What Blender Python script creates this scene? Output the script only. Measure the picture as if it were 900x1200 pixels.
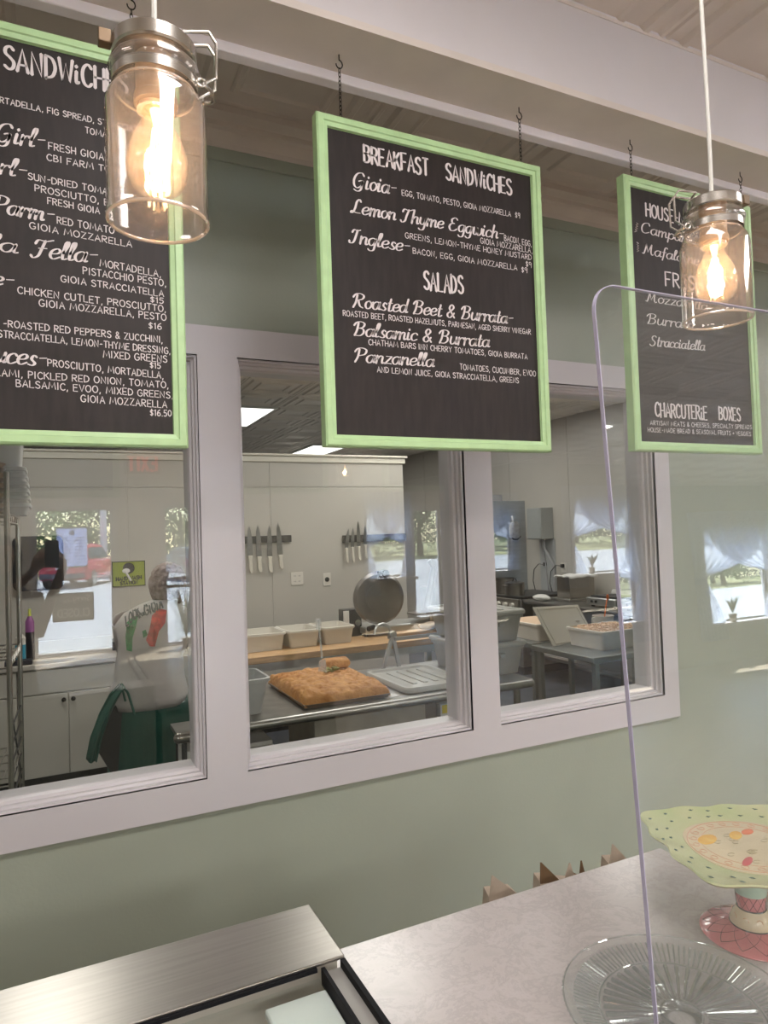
import bpy, math, random
from math import sin, cos, pi, sqrt, atan2, tan, radians
from mathutils import Vector, Matrix
from mathutils.bvhtree import BVHTree
random.seed(7)
scn = bpy.context.scene
COL = scn.collection
for _o in list(bpy.data.objects): bpy.data.objects.remove(_o)

# ------------------------------------------------------------------ camera
CAM_H = 1.75
FPX, YAW, PIT, ROL = 802.0, 0.447628, 0.030311, -0.033330
_cy, _sy = cos(YAW), sin(YAW)
FW = Vector((_sy*cos(PIT), _cy*cos(PIT), sin(PIT)))
_r = Vector((_cy, -_sy, 0)); _u = _r.cross(FW)
RT = cos(ROL)*_r + sin(ROL)*_u
UP = -sin(ROL)*_r + cos(ROL)*_u
cam_d = bpy.data.cameras.new('camera'); cam = bpy.data.objects.new('camera', cam_d); COL.objects.link(cam)
cam_d.sensor_fit = 'HORIZONTAL'; cam_d.sensor_width = 36.0; cam_d.lens = 36.0*FPX/900.0
cam_d.clip_start = 0.01; cam_d.clip_end = 400
M = Matrix((RT, UP, -FW)).transposed().to_4x4(); M.translation = Vector((0, 0, CAM_H))
cam.matrix_world = M
scn.camera = cam

# ------------------------------------------------------------------ world, sun, exposure
w = bpy.data.worlds.new('sky'); scn.world = w; w.use_nodes = True
nt = w.node_tree; nt.nodes.clear()
sky = nt.nodes.new('ShaderNodeTexSky'); sky.sky_type = 'NISHITA'; sky.sun_disc = False
sky.sun_elevation = radians(52); sky.sun_rotation = radians(200); sky.altitude = 10
bg = nt.nodes.new('ShaderNodeBackground'); bg.inputs[1].default_value = 2.2
out = nt.nodes.new('ShaderNodeOutputWorld')
nt.links.new(sky.outputs[0], bg.inputs[0]); nt.links.new(bg.outputs[0], out.inputs[0])
sd = bpy.data.lights.new('sun', 'SUN'); sd.energy = 70; sd.angle = radians(1.0); sd.color = (1, .96, .9)
so = bpy.data.objects.new('sun', sd); COL.objects.link(so)
so.rotation_euler = (radians(28), radians(24), 0)
vs = scn.view_settings
vs.view_transform = 'Standard'; vs.look = 'None'; vs.gamma = 1.0; vs.exposure = 0.0; vs.use_curve_mapping = False

CEIL = 3.13
def area(name, loc, sx, sy, power, col=(1, .97, .92), rot=(0, 0, 0)):
    l = bpy.data.lights.new(name, 'AREA'); l.shape = 'RECTANGLE'; l.size = sx; l.size_y = sy
    l.energy = power; l.color = col
    o = bpy.data.objects.new(name, l); o.location = loc; o.rotation_euler = rot; COL.objects.link(o)
    return o
KLIGHTS = [(1.835, 7.61), (3.815, 10.33), (1.835, 4.3), (4.3, 6.95), (4.5, 4.3), (-.1, 4.3), (3.0, 5.4)]  # first two panels are visible; the others are unseen, added to brighten the kitchen
CLIGHTS = [(-2.2, .05), (.4, .05), (3.0, .05), (5.6, .05), (-2.5, -4.2), (-.9, -4.2), (.7, -4.2), (3.8, -4.2), (4.6, -4.2)]  # invented ceiling panels, kept out of sight, supplying the shop's main light
for i, (x, y) in enumerate(KLIGHTS):
    area('kitchen_troffer_and_fill_light', (x, y, CEIL-.035), .52, 1.1, 20)
for i, (x, y) in enumerate(CLIGHTS):
    area('cafe_fill_light', (x, y, CEIL-.035), .52, 1.1, 24 if y > -1 else 86, (1, .95, .93))

# ------------------------------------------------------------------ pixel -> place helpers (world coordinates in metres)
def ray(U, V): return (U-450)/FPX*RT - (V-600)/FPX*UP + FW
def PY(U, V, y): d = ray(U, V)*1.0; d = d*(y/d.y); return Vector((d.x, d.y, d.z+CAM_H))
def PX(U, V, x): d = ray(U, V)*1.0; d = d*(x/d.x); return Vector((d.x, d.y, d.z+CAM_H))
def PZ(U, V, z): d = ray(U, V)*1.0; d = d*((z-CAM_H)/d.z); return Vector((d.x, d.y, z))

# ------------------------------------------------------------------ materials
MATS = {}
def mat(name, col, rough=.5, metal=0.0, noise=0.0, nscale=8, bump=0.0, bscale=60, emit=None, estr=0, stretch=None, col2=None, spec=.5, coat=0.0):
    if name in MATS: return MATS[name]
    m = bpy.data.materials.new(name); m.use_nodes = True; n = m.node_tree; b = n.nodes['Principled BSDF']
    b.inputs['Base Color'].default_value = (*col, 1); b.inputs['Roughness'].default_value = rough
    b.inputs['Metallic'].default_value = metal; b.inputs['Specular IOR Level'].default_value = spec
    b.inputs['Coat Weight'].default_value = coat
    if emit: b.inputs['Emission Color'].default_value = (*emit, 1); b.inputs['Emission Strength'].default_value = estr
    tc = None
    if noise or bump or col2:
        tc = n.nodes.new('ShaderNodeTexCoord'); mp = n.nodes.new('ShaderNodeMapping')
        if stretch: mp.inputs['Scale'].default_value = stretch
        n.links.new(tc.outputs['Object'], mp.inputs[0])
    if noise or col2:
        t = n.nodes.new('ShaderNodeTexNoise'); t.inputs['Scale'].default_value = nscale; t.inputs['Detail'].default_value = 5
        n.links.new(mp.outputs[0], t.inputs['Vector'])
        r = n.nodes.new('ShaderNodeValToRGB'); r.color_ramp.elements[0].position = .35; r.color_ramp.elements[1].position = .65
        a = col2 if col2 else tuple(max(0, c*(1-noise)) for c in col)
        r.color_ramp.elements[0].color = (*a, 1)
        r.color_ramp.elements[1].color = (*(col if col2 else tuple(min(1, c*(1+noise)) for c in col)), 1)
        n.links.new(t.outputs[0], r.inputs[0]); n.links.new(r.outputs[0], b.inputs['Base Color'])
    if bump:
        t2 = n.nodes.new('ShaderNodeTexNoise'); t2.inputs['Scale'].default_value = bscale; t2.inputs['Detail'].default_value = 4
        n.links.new(mp.outputs[0], t2.inputs['Vector'])
        bp = n.nodes.new('ShaderNodeBump'); bp.inputs['Strength'].default_value = bump; bp.inputs['Distance'].default_value = .01
        n.links.new(t2.outputs[0], bp.inputs['Height']); n.links.new(bp.outputs[0], b.inputs['Normal'])
    MATS[name] = m; return m

def thin_glass(name, tint=(1, 1, 1), r0=.04, rough=0.0, haze=0.0, hazecol=(1, 1, 1), power=5.0, maxr=1.0):
    """thin clear sheet: straight-through transmission plus Schlick reflection (same for every ray)"""
    if name in MATS: return MATS[name]
    m = bpy.data.materials.new(name); m.use_nodes = True; n = m.node_tree; n.nodes.clear()
    o = n.nodes.new('ShaderNodeOutputMaterial'); mx = n.nodes.new('ShaderNodeMixShader')
    tr = n.nodes.new('ShaderNodeBsdfTransparent'); tr.inputs[0].default_value = (*tint, 1)
    gl = n.nodes.new('ShaderNodeBsdfGlossy'); gl.inputs['Roughness'].default_value = rough
    lw = n.nodes.new('ShaderNodeLayerWeight'); lw.inputs[0].default_value = .5
    pw = n.nodes.new('ShaderNodeMath'); pw.operation = 'POWER'; pw.inputs[1].default_value = power
    mr = n.nodes.new('ShaderNodeMath'); mr.operation = 'MULTIPLY_ADD'; mr.inputs[1].default_value = maxr-r0; mr.inputs[2].default_value = r0
    n.links.new(lw.outputs['Facing'], pw.inputs[0]); n.links.new(pw.outputs[0], mr.inputs[0]); n.links.new(mr.outputs[0], mx.inputs[0])
    base = tr
    if haze:
        h = n.nodes.new('ShaderNodeBsdfTranslucent'); h.inputs[0].default_value = (*hazecol, 1)
        d = n.nodes.new('ShaderNodeBsdfDiffuse'); d.inputs[0].default_value = (*hazecol, 1)
        hd = n.nodes.new('ShaderNodeMixShader'); n.links.new(h.outputs[0], hd.inputs[1]); n.links.new(d.outputs[0], hd.inputs[2])
        m2 = n.nodes.new('ShaderNodeMixShader'); m2.inputs[0].default_value = haze
        n.links.new(tr.outputs[0], m2.inputs[1]); n.links.new(hd.outputs[0], m2.inputs[2]); base = m2
    n.links.new(base.outputs[0], mx.inputs[1]); n.links.new(gl.outputs[0], mx.inputs[2]); n.links.new(mx.outputs[0], o.inputs[0])
    MATS[name] = m; return m

def real_glass(name, col=(1, 1, 1), rough=0.0, ior=1.45):
    m = bpy.data.materials.new(name); m.use_nodes = True; n = m.node_tree; n.nodes.clear()
    o = n.nodes.new('ShaderNodeOutputMaterial'); g = n.nodes.new('ShaderNodeBsdfGlass')
    g.inputs['Color'].default_value = (*col, 1); g.inputs['Roughness'].default_value = rough; g.inputs['IOR'].default_value = ior
    n.links.new(g.outputs[0], o.inputs[0]); MATS[name] = m; return m

def emis(name, col, s):
    m = bpy.data.materials.new(name); m.use_nodes = True; n = m.node_tree; n.nodes.clear()
    o = n.nodes.new('ShaderNodeOutputMaterial'); g = n.nodes.new('ShaderNodeEmission')
    g.inputs[0].default_value = (*col, 1); g.inputs[1].default_value = s
    n.links.new(g.outputs[0], o.inputs[0]); MATS[name] = m; return m

m_green = mat('sage_wall_paint', (.36, .39, .32), .32, noise=.03, nscale=3, bump=.05, bscale=90)
m_white = mat('white_satin_paint', (.60, .565, .585), .35, bump=.02, bscale=40)
m_beam = mat('beam_white_paint', (.66, .62, .63), .4, noise=.02, nscale=5)
m_ceil = mat('painted_tin', (.68, .61, .56), .4, noise=.04, nscale=6)
m_kwall = mat('kitchen_wall_panel', (.48, .45, .405), .3, noise=.02, nscale=4, bump=.03, bscale=120)
m_kwall2 = mat('kitchen_wall_joint_strip', (.55, .52, .47), .35)
m_lip = mat('lip_white', (.82, .77, .80), .4)
m_kceil = mat('kitchen_tin', (.86, .80, .74), .35, noise=.05, nscale=6)
m_cream = mat('cream_paint', (.64, .60, .52), .4)
m_kfloor = mat('dark_grey_tile', (.07, .075, .09), .4, noise=.2, nscale=5)
m_floor = mat('cafe_plank_floor', (.30, .24, .18), .4, noise=.2, nscale=3, stretch=(1, 8, 1))
m_board = mat('black_chalkboard', (.018, .0125, .0115), .55, noise=.25, nscale=12, stretch=(6, 6, 1), spec=.35)
m_frame = mat('lime_green_paint', (.41, .60, .31), .4, noise=.05, nscale=30)
m_chalk = mat('white_chalk_ink', (.66, .60, .60), .8)
m_steel = mat('brushed_steel', (.33, .305, .28), .3, 1.0, noise=.06, nscale=5, stretch=(1, 30, 30))
m_steel_d = mat('worn_steel', (.36, .35, .33), .38, 1.0, noise=.12, nscale=12, bump=.05, bscale=30)
m_chrome = mat('chrome', (.62, .61, .6), .15, 1.0)
m_nickel = mat('brushed_nickel', (.55, .52, .48), .25, 1.0)
m_iron = mat('blackened_iron', (.03, .025, .022), .5, .7)
m_black = mat('black_plastic', (.012, .012, .013), .35)
m_grayplastic = mat('grey_plastic', (.36, .36, .37), .5, noise=.04, nscale=9)
m_whiteplastic = mat('milky_plastic', (.66, .62, .55), .4)
m_paper = mat('white_paper', (.72, .70, .67), .7)
m_skin = mat('skin', (.50, .28, .19), .5, noise=.06, nscale=20)
m_pane = thin_glass('window_pane_glass', (.97, .985, .975), r0=.045, power=4.0)
m_extpane = thin_glass('front_pane_glass', (.96, .98, .97), r0=.03)
m_plexi = thin_glass('acrylic_sheet', (.97, .985, .98), r0=.05, haze=.03, hazecol=(.8, .85, .85), power=4)
m_plexi_edge = mat('acrylic_edge', (.60, .56, .72), .25, spec=.6)
m_plexi_edge.node_tree.nodes['Principled BSDF'].inputs['Transmission Weight'].default_value = .35

# ------------------------------------------------------------------ mesh builder
class MB:
    def __init__(s): s.v = []; s.f = []
    def add(s, vs, fs):
        o = len(s.v); s.v += [tuple(p) for p in vs]; s.f += [tuple(i+o for i in f) for f in fs]; return s
    def box(s, x0, x1, y0, y1, z0, z1, R=None, c=None):
        vs = [Vector((x, y, z)) for x in (x0, x1) for y in (y0, y1) for z in (z0, z1)]
        if R is not None: c = Vector(c); vs = [c + R @ (p-c) for p in vs]
        return s.add(vs, [(0, 1, 3, 2), (4, 6, 7, 5), (0, 4, 5, 1), (2, 3, 7, 6), (0, 2, 6, 4), (1, 5, 7, 3)])
    def prism(s, poly, d):
        """poly: list of 3d points; extruded by vector d"""
        n = len(poly); d = Vector(d); p = [Vector(q) for q in poly]
        vs = p + [q+d for q in p]
        return s.add(vs, [tuple(range(n))[::-1], tuple(range(n, 2*n))] + [(i, (i+1) % n, (i+1) % n+n, i+n) for i in range(n)])
    def tube(s, pts, r, n=8, caps=True, closed=False):
        pts = [Vector(p) for p in pts]; N = len(pts)
        rs = r if isinstance(r, (list, tuple)) else [r]*N
        o = len(s.v); prev = None
        for i, p in enumerate(pts):
            if closed: t = pts[(i+1) % N]-pts[i-1]
            else: t = pts[min(i+1, N-1)]-pts[max(i-1, 0)]
            if t.length < 1e-9: t = Vector((0, 0, 1))
            t.normalize()
            if prev is None:
                a = Vector((0, 0, 1)) if abs(t.z) < .9 else Vector((1, 0, 0)); e = t.cross(a).normalized()
            else:
                e = prev - t*prev.dot(t)
                if e.length < 1e-6: e = t.orthogonal()
                e.normalize()
            prev = e; b = t.cross(e)
            for k in range(n):
                a = 2*pi*k/n; q = p+(e*cos(a)+b*sin(a))*rs[i]; s.v.append(tuple(q))
        m = N if closed else N-1
        for i in range(m):
            for k in range(n):
                i2 = (i+1) % N
                s.f.append((o+i*n+k, o+i*n+(k+1) % n, o+i2*n+(k+1) % n, o+i2*n+k))
        if caps and not closed:
            s.f.append(tuple(o+k for k in range(n))[::-1]); s.f.append(tuple(o+(N-1)*n+k for k in range(n)))
        return s
    def cyl(s, a, b, r, n=16, r2=None): return s.tube([a, b], [r, r if r2 is None else r2], n)
    def lathe(s, prof, c=(0, 0, 0), n=32, rad=None, closed=False):
        """prof: (r,z); rad(theta, r, z)->radius multiplier"""
        o = len(s.v); c = Vector(c)
        for (r, z) in prof:
            for k in range(n):
                a = 2*pi*k/n; q = r*(rad(a, r, z) if rad else 1); s.v.append((c.x+q*cos(a), c.y+q*sin(a), c.z+z))
        m = len(prof)
        for i in range(m if closed else m-1):
            j = (i+1) % m
            for k in range(n): s.f.append((o+i*n+k, o+i*n+(k+1) % n, o+j*n+(k+1) % n, o+j*n+k))
        if not closed:
            if prof[0][0] > 1e-6 or True: s.f.append(tuple(o+k for k in range(n))[::-1])
            s.f.append(tuple(o+(m-1)*n+k for k in range(n)))
        return s
    def rings(s, rr, n=24, caps=True, wob=None):
        """rr: (x,y,z,rx,ry,rotz); horizontal ellipses lofted"""
        o = len(s.v)
        for i, q in enumerate(rr):
            x, y, z, rx, ry = q[:5]; ro = q[5] if len(q) > 5 else 0
            for k in range(n):
                a = 2*pi*k/n; m = wob(a, i/(len(rr)-1)) if wob else 1
                u, v = rx*cos(a)*m, ry*sin(a)*m
                s.v.append((x+u*cos(ro)-v*sin(ro), y+u*sin(ro)+v*cos(ro), z))
        for i in range(len(rr)-1):
            for k in range(n): s.f.append((o+i*n+k, o+i*n+(k+1) % n, o+(i+1)*n+(k+1) % n, o+(i+1)*n+k))
        if caps: s.f.append(tuple(o+k for k in range(n))[::-1]); s.f.append(tuple(o+(len(rr)-1)*n+k for k in range(n)))
        return s
    def ball(s, c, r, n=12, sc=(1, 1, 1)):
        m = n//2; pr = []
        o = len(s.v); c = Vector(c)
        for i in range(m+1):
            t = pi*i/m
            for k in range(n):
                a = 2*pi*k/n; s.v.append((c.x+r*sc[0]*sin(t)*cos(a), c.y+r*sc[1]*sin(t)*sin(a), c.z-r*sc[2]*cos(t)))
        for i in range(m):
            for k in range(n): s.f.append((o+i*n+k, o+i*n+(k+1) % n, o+(i+1)*n+(k+1) % n, o+(i+1)*n+k))
        return s
    def grid(s, fn, nu, nv):
        o = len(s.v)
        for j in range(nv+1):
            for i in range(nu+1): s.v.append(tuple(fn(i/nu, j/nv)))
        for j in range(nv):
            for i in range(nu):
                a = o+j*(nu+1)+i; s.f.append((a, a+1, a+nu+2, a+nu+1))
        return s
    def rot(s, R, c=(0, 0, 0)):
        c = Vector(c); s.v = [tuple(c+R @ (Vector(p)-c)) for p in s.v]; return s
    def build(s, name, m, parent=None, label=None, smooth=True, bevel=0, solid=0, kind=None, mods=None, angle=35):
        off = WL.get(parent.name, Vector((0, 0, 0))) if parent else Vector((0, 0, 0))
        me = bpy.data.meshes.new(name)
        me.from_pydata([(p[0]-off.x, p[1]-off.y, p[2]-off.z) for p in s.v], [], s.f); me.validate(); me.update()
        me.materials.append(m)
        if smooth:
            me.shade_smooth(); me.set_sharp_from_angle(angle=radians(angle))
        o = bpy.data.objects.new(name, me); COL.objects.link(o)
        if parent: o.parent = parent; WL[o.name] = off
        else: WL[o.name] = Vector((0, 0, 0))
        if solid:
            q = o.modifiers.new('solid', 'SOLIDIFY'); q.thickness = solid; q.offset = 0
        if bevel:
            q = o.modifiers.new('bevel', 'BEVEL'); q.width = bevel; q.segments = 2; q.limit_method = 'ANGLE'; q.angle_limit = radians(40)
        if label: o['label'] = label
        if kind: o['kind'] = kind
        return o
WL = {}
def thing(name, label, cat, loc, group=None):
    o = bpy.data.objects.new(name, None); COL.objects.link(o); o.location = loc; o.empty_display_size = .05
    o['label'] = label; o['category'] = cat
    if group: o['group'] = group
    WL[o.name] = Vector(loc); return o
def tag(o, label, cat, group=None):
    o['label'] = label; o['category'] = cat
    if group: o['group'] = group
    return o
def dup(o, loc=None, parent=None, label=None):
    c = o.copy(); COL.objects.link(c)
    if parent: c.parent = parent
    if loc is not None: c.location = loc
    if label: c['label'] = label
    for ch in list(o.children): dup(ch, None, c)
    return c
def struct(mb, name, m, parent=None, **k):
    o = mb.build(name, m, parent, **k)
    if not parent: o['kind'] = 'structure'
    return o
def RZ(a): return Matrix.Rotation(a, 3, 'Z')
def RX(a): return Matrix.Rotation(a, 3, 'X')
def RY(a): return Matrix.Rotation(a, 3, 'Y')

# ------------------------------------------------------------------ hand-lettering stroke font
FONT = {}
def _g(ch, adv, s): FONT[ch] = (adv, [(t.strip().startswith('~'), [float(q) for q in t.strip().lstrip('~').split()]) for t in s.split(';') if t.strip()])
for L in '''A|6.4|0 0 3 10 6 0;1 3.5 5 3.5
B|5.8|0 0 0 10;~0 10 3.6 9.6 4.4 7.6 3 5.6 0 5.2;~0 5.2 3.5 4.9 5.2 2.7 3.8 .4 0 0
C|6|~5.5 8.3 3.5 10 1 8.5 0 5 1 1.3 3.5 0 5.6 1.6
D|6.2|0 0 0 10;~0 10 4 8.9 5.7 5 4 1.2 0 0
E|5.4|5 10 0 10 0 0 5 0;0 5 4 5
F|5.2|5 10 0 10 0 0;0 5 4 5
G|6.6|~5.6 8.4 3.5 10 1 8.5 0 5 1 1.3 3.5 0 5.8 1.6 6 4.4;3.6 4.4 6 4.4
H|6.2|0 0 0 10;5.6 0 5.6 10;0 5 5.6 5
I|1.8|.5 0 .5 10
J|5|4 10 4 2;~4 2 3 0 1.4 0 0 2
K|5.8|0 0 0 10;5 10 0 4.6;1.6 6 5.4 0
L|5|0 10 0 0 4.8 0
M|8.6|0 0 1.3 10 4.1 2.2 6.9 10 8.2 0
N|6.2|0 0 0 10 5.4 0 5.4 10
O|6.8|~3.2 10 1 8.6 0 5 1 1.4 3.2 0 5.4 1.4 6.4 5 5.4 8.6 3.2 10
P|5.6|0 0 0 10;~0 10 4 9.4 5 7.3 3.8 5.2 0 4.6
Q|6.8|~3.2 10 1 8.6 0 5 1 1.4 3.2 0 5.4 1.4 6.4 5 5.4 8.6 3.2 10;4 2.6 6.6 -.6
R|5.8|0 0 0 10;~0 10 4 9.4 5 7.5 3.8 5.4 0 5;1.8 5 5.4 0
S|5.6|~5 8.6 3.2 10 .8 9 .6 6.8 3 5.2 5 3.4 4.6 1 2.4 0 0 1.4
T|5.8|0 10 5.6 10;2.8 10 2.8 0
U|6.2|0 10 0 3;~0 3 .9 .6 2.8 0 4.7 .6 5.6 3;5.6 3 5.6 10
V|6|0 10 2.9 0 5.8 10
W|8|0 10 1.8 0 3.9 8 6 0 7.8 10
X|5.8|0 0 5.4 10;0 10 5.4 0
Y|5.8|0 10 2.8 5.2 5.6 10;2.8 5.2 2.8 0
Z|5.8|.2 10 5.2 10 0 0 5.4 0
0|5.6|~2.6 10 .6 8 0 5 .6 2 2.6 0 4.6 2 5.2 5 4.6 8 2.6 10
1|3|.2 8 1.8 10 1.8 0
5|5.4|4.8 10 .6 10 .3 5.6;~.3 5.6 3 6 4.8 3.4 3 .2 0 .8
6|5.4|~4.4 10 1.4 7.6 .1 3.6 1 .6 2.8 0 4.8 1.6 4.4 4.4 2.6 5.4 .3 4
9|5.4|~4.6 8 2.8 10 .6 8.8 .3 6.4 2.2 5 4.4 6.4 4.7 9;4.7 9 4.2 0
$|5.4|~4.8 8 3 9.2 .9 8 1 6 3.8 4.4 4.4 2.4 2.6 .9 .3 2;2.6 10.6 2.6 -.6
&|6|~5.6 0 2.4 4.6 1 7.6 2.4 10 4 8 2.6 5.4 .4 3 .6 .8 2.6 0 5 3.6
+|5|2.4 2 2.4 7;0 4.6 4.8 4.6
-|4.4|.6 4.6 3.8 5
.|2|.6 0 .9 .5
,|2.2|1 .8 .4 -1.8
'|2|.8 10 .6 7.6
a|5.4|~4.4 4.6 2.6 5.8 .5 4.4 .2 1.8 1.6 0 3.2 1 4.4 4.8;~4.5 5.6 4.2 2 4.6 .3 5.6 .8
b|5|~.6 4.4 2 8 2 10.4 .9 9.6 .5 5 .8 1 2.4 0 4.2 1.6 4.4 4 3 5.6 .8 4
c|4.4|~4 4.6 2.6 5.8 .6 4.4 .3 1.6 1.8 0 4.2 1.2
d|5.6|~4.4 4.6 2.6 5.8 .5 4.4 .2 1.8 1.6 0 3.2 1 4.4 4.8;~4.9 10.4 4.3 4 4.5 .3 5.7 .9
e|4.6|~.5 2.8 3 3.2 4 4.6 2.8 5.9 .8 4.6 .3 1.8 1.8 0 4.4 1.4
f|3.6|~4 9.6 2.8 10.6 1.8 8.6 1.4 2 .8 -2.4;.2 5.4 3.4 5.6
g|5.2|~4.3 4.8 2.6 5.8 .5 4.4 .3 1.9 1.6 .2 3.2 1.2 4.3 4.8;~4.4 5.4 4.1 0 3.6 -3 1.8 -3.8 .3 -2.6
h|5.2|~.9 10.4 .6 5 .4 0;~.5 3 2.2 5.4 3.8 5 3.8 2 4.2 .2 5.3 .9
i|2.6|~.7 5.6 .5 2 .9 .2 2.2 .9;.9 7.6 1 8.3
l|2.7|~.6 3.6 2 8 1.9 10.4 .9 9.4 .6 4 .9 .4 2.6 .9
m|7.6|~.6 5.7 .6 3 .5 0;~.6 3 2 5.5 3.2 5 3.2 0;~3.2 3 4.8 5.5 6 5 6 2 6.4 .2 7.5 .9
n|5.2|~.6 5.7 .6 3 .5 0;~.6 3 2.2 5.5 3.7 5 3.7 2 4.1 .2 5.2 .9
o|4.8|~2.3 5.8 .6 4.6 .3 2 1.8 0 3.6 1.2 4.1 3.8 2.3 5.8;~3 5.4 4 4.8 5 5.4
p|5.2|~.7 5.6 .5 0 .3 -3.6;~.6 3.6 2.6 5.7 4.4 4.4 4.2 1.4 2.4 0 .6 1.2
r|4|~.6 5.7 .6 3 .5 0;~.6 3 1.8 5.2 3.4 5.7 3.6 4.8
s|4|~.2 .6 2.2 0 3.2 1.4 1.4 3.6 2.2 5.7 3.6 4.8
t|3.6|~1.8 9 1.3 4 1.4 .4 2.4 0 3.6 1;.2 5.8 3.2 6
u|5.4|~.6 5.7 .4 2 1.4 0 3 .8 4.2 3.4;~4.4 5.7 4.1 2 4.5 .2 5.6 .9
w|7.2|~.6 5.7 .6 1.4 1.8 0 3.2 1.6 3.4 5.5;~3.4 5 3.8 .8 5 0 6.6 2 6.6 5.7
y|5.2|~.6 5.7 .5 2.2 1.8 .6 3.4 1.6 4.3 5.6;~4.4 5.6 4.1 0 3.4 -3.2 1.6 -3.8 .2 -2.8
z|4.6|.5 5.6 4 5.6;4 5.6 .3 .1;~.3 .1 2.4 .5 4.4 .2'''.split('\n'):
    _a = L.split('|'); _g(_a[0], float(_a[1]), _a[2])
# swash capitals for the script lines
SW = {}
for L in '''G|7|~6 8.4 4.4 10.2 1.6 9.2 .2 5.6 .8 1.6 3 0 5.4 2 5.6 4.8;~3.2 4.4 5 5.2 6.2 4.6;~5.6 4.8 5.4 -.6 3.4 -2.2 1 -1.2
L|6|~5.2 9 4 10.6 2.6 8.6 2.2 4 1.2 .6 0 .2 .6 1.6 3 .6 6 .6
T|5.8|~0 7.6 1 9.8 4 9.2 7 10.4;~4 9.6 3 5 2.4 1 .6 -.4 -.6 1
I|4|~-.2 7.6 .8 9.8 2.6 9.4 4.6 10.2;~2.8 9.6 2.2 4 1.4 .4 -.4 -.4 -1 1.2
E|6|~5.4 9 3.6 10.4 1.4 8.8 1.8 6.4 3.6 5.8 1.2 5.2 .2 2.6 1.6 0 4 .2 5.8 1.8
R|6.8|~1.8 9.4 1.6 4 .4 0;~-.6 7.4 .8 9.8 3.6 10.4 6 9 5.4 6.6 2 5.2;~3 5.4 4.4 1.6 6.6 .2
B|6.4|~1.8 9.4 1.6 4 .6 0;~-.6 7.4 .8 9.8 3.6 10.4 5.6 9 4.8 6.4 2.2 5.6;~2.2 5.6 5.2 5 5.8 2.4 4 .2 .6 .2
P|6|~1.8 9.4 1.6 4 .4 0;~-.6 7.4 .8 9.8 3.6 10.4 6 9 5.4 6 2.4 4.8
C|6.2|~5.8 8 4.6 10.2 1.6 9.2 .2 5.4 .8 1.4 3 0 6 1.6
M|8|~-.4 .6 .8 .4 1.6 5 2 10;2 10 3.6 2 6 10;~6 10 6 3 7 .2 8 .8
F|5.6|~0 7.6 1 9.8 4 9.4 7 10.4;~3.8 9.6 3 5 2.2 1 .4 -.4 -.8 1;1.6 5.2 5 5.4
S|5.8|~5.6 9 3.8 10.4 1.8 8.8 2.4 6.2 4.8 4 4.6 1.2 2.2 -.2 0 1.4'''.split('\n'):
    _a = L.split('|'); _g('#', float(_a[1]), _a[2]); SW[_a[0]] = FONT.pop('#')

def _smooth(p, k=5):
    if len(p) < 3: return p
    o = []
    for i in range(len(p)-1):
        p0 = p[max(i-1, 0)]; p1 = p[i]; p2 = p[i+1]; p3 = p[min(i+2, len(p)-1)]
        for j in range(k):
            t = j/k
            o.append(tuple(.5*((2*p1[d])+(-p0[d]+p2[d])*t+(2*p0[d]-5*p1[d]+4*p2[d]-p3[d])*t*t+(-p0[d]+3*p1[d]-3*p2[d]+p3[d])*t**3) for d in (0, 1)))
    o.append(p[-1]); return o
def layout(txt, script=False, gap=1.0, space=4.0):
    x = 0; st = []
    for ch in txt:
        if ch == ' ': x += space; continue
        g = (SW.get(ch) if script else None) or FONT.get(ch)
        if g is None: continue
        for sm, c in g[1]:
            p = [(c[i]+x, c[i+1]) for i in range(0, len(c), 2)]
            st.append(_smooth(p) if sm else p)
        x += g[0]+(0.15 if script and ch.islower() else gap)
    return st, x-gap
def letter(mb, txt, P0, P1, H, nrm, wd, script=False, slant=0.0, contrast=0.0, mapf=None, gap=1.0, space=4.0, updir=(0, 0, 1), jit=0.12, lift=.0006):
    """write txt as thin painted ribbons from P0 to P1 (baseline), cap height H, on the plane facing nrm"""
    st, W = layout(txt, script, gap, space)
    P0 = Vector(P0); P1 = Vector(P1); ex = (P1-P0)/W; up = Vector(updir)*(H/10); nrm = Vector(nrm).normalized()
    rx = ex.length; ry = H/10; rnd = random.Random(len(txt)*31+int(W))
    for s in st:
        if mapf: s = [tuple(s[i][d]+(s[i+1][d]-s[i][d])*j/4 for d in (0, 1)) for i in range(len(s)-1) for j in range(4)]+[s[-1]]
        jx, jy = rnd.uniform(-jit, jit), rnd.uniform(-jit, jit)*1.5
        q = [Vector(((a+jx+slant*b*ry/rx), b+jy)) for a, b in s]
        pts = [Vector((p.x*rx, p.y*ry)) for p in q]
        n = len(pts); L = []
        for i, p in enumerate(pts):
            t = pts[min(i+1, n-1)]-pts[max(i-1, 0)]
            if t.length < 1e-9: t = Vector((1, 0))
            t.normalize(); w_ = wd*.5*((1-contrast)+contrast*1.5*abs(t.y)**1.5)
            nn = Vector((-t.y, t.x))*w_
            L.append((p+nn, p-nn))
        e0 = (pts[0]-pts[min(1, n-1)]); e1 = pts[-1]-pts[-2] if n > 1 else Vector((0, 1))
        vs = []
        for a, b in L: vs += [a, b]
        fs = [(2*i, 2*i+2, 2*i+3, 2*i+1) for i in range(n-1)]
        for e, k in ((e0, 0), (e1, n-1)):
            if e.length > 1e-9:
                c = (L[k][0]+L[k][1])/2 + e.normalized()*(L[k][0]-L[k][1]).length*.45
                vs.append(c); fs.append((2*k, 2*k+1, len(vs)-1) if k == 0 else (2*k+1, 2*k, len(vs)-1))
        exn = ex.normalized()
        V3 = [P0+exn*v.x+Vector(updir)*v.y+nrm*lift for v in vs]
        if mapf: V3 = [mapf(p) for p in V3]
        mb.add(V3, fs)
    return mb
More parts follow.
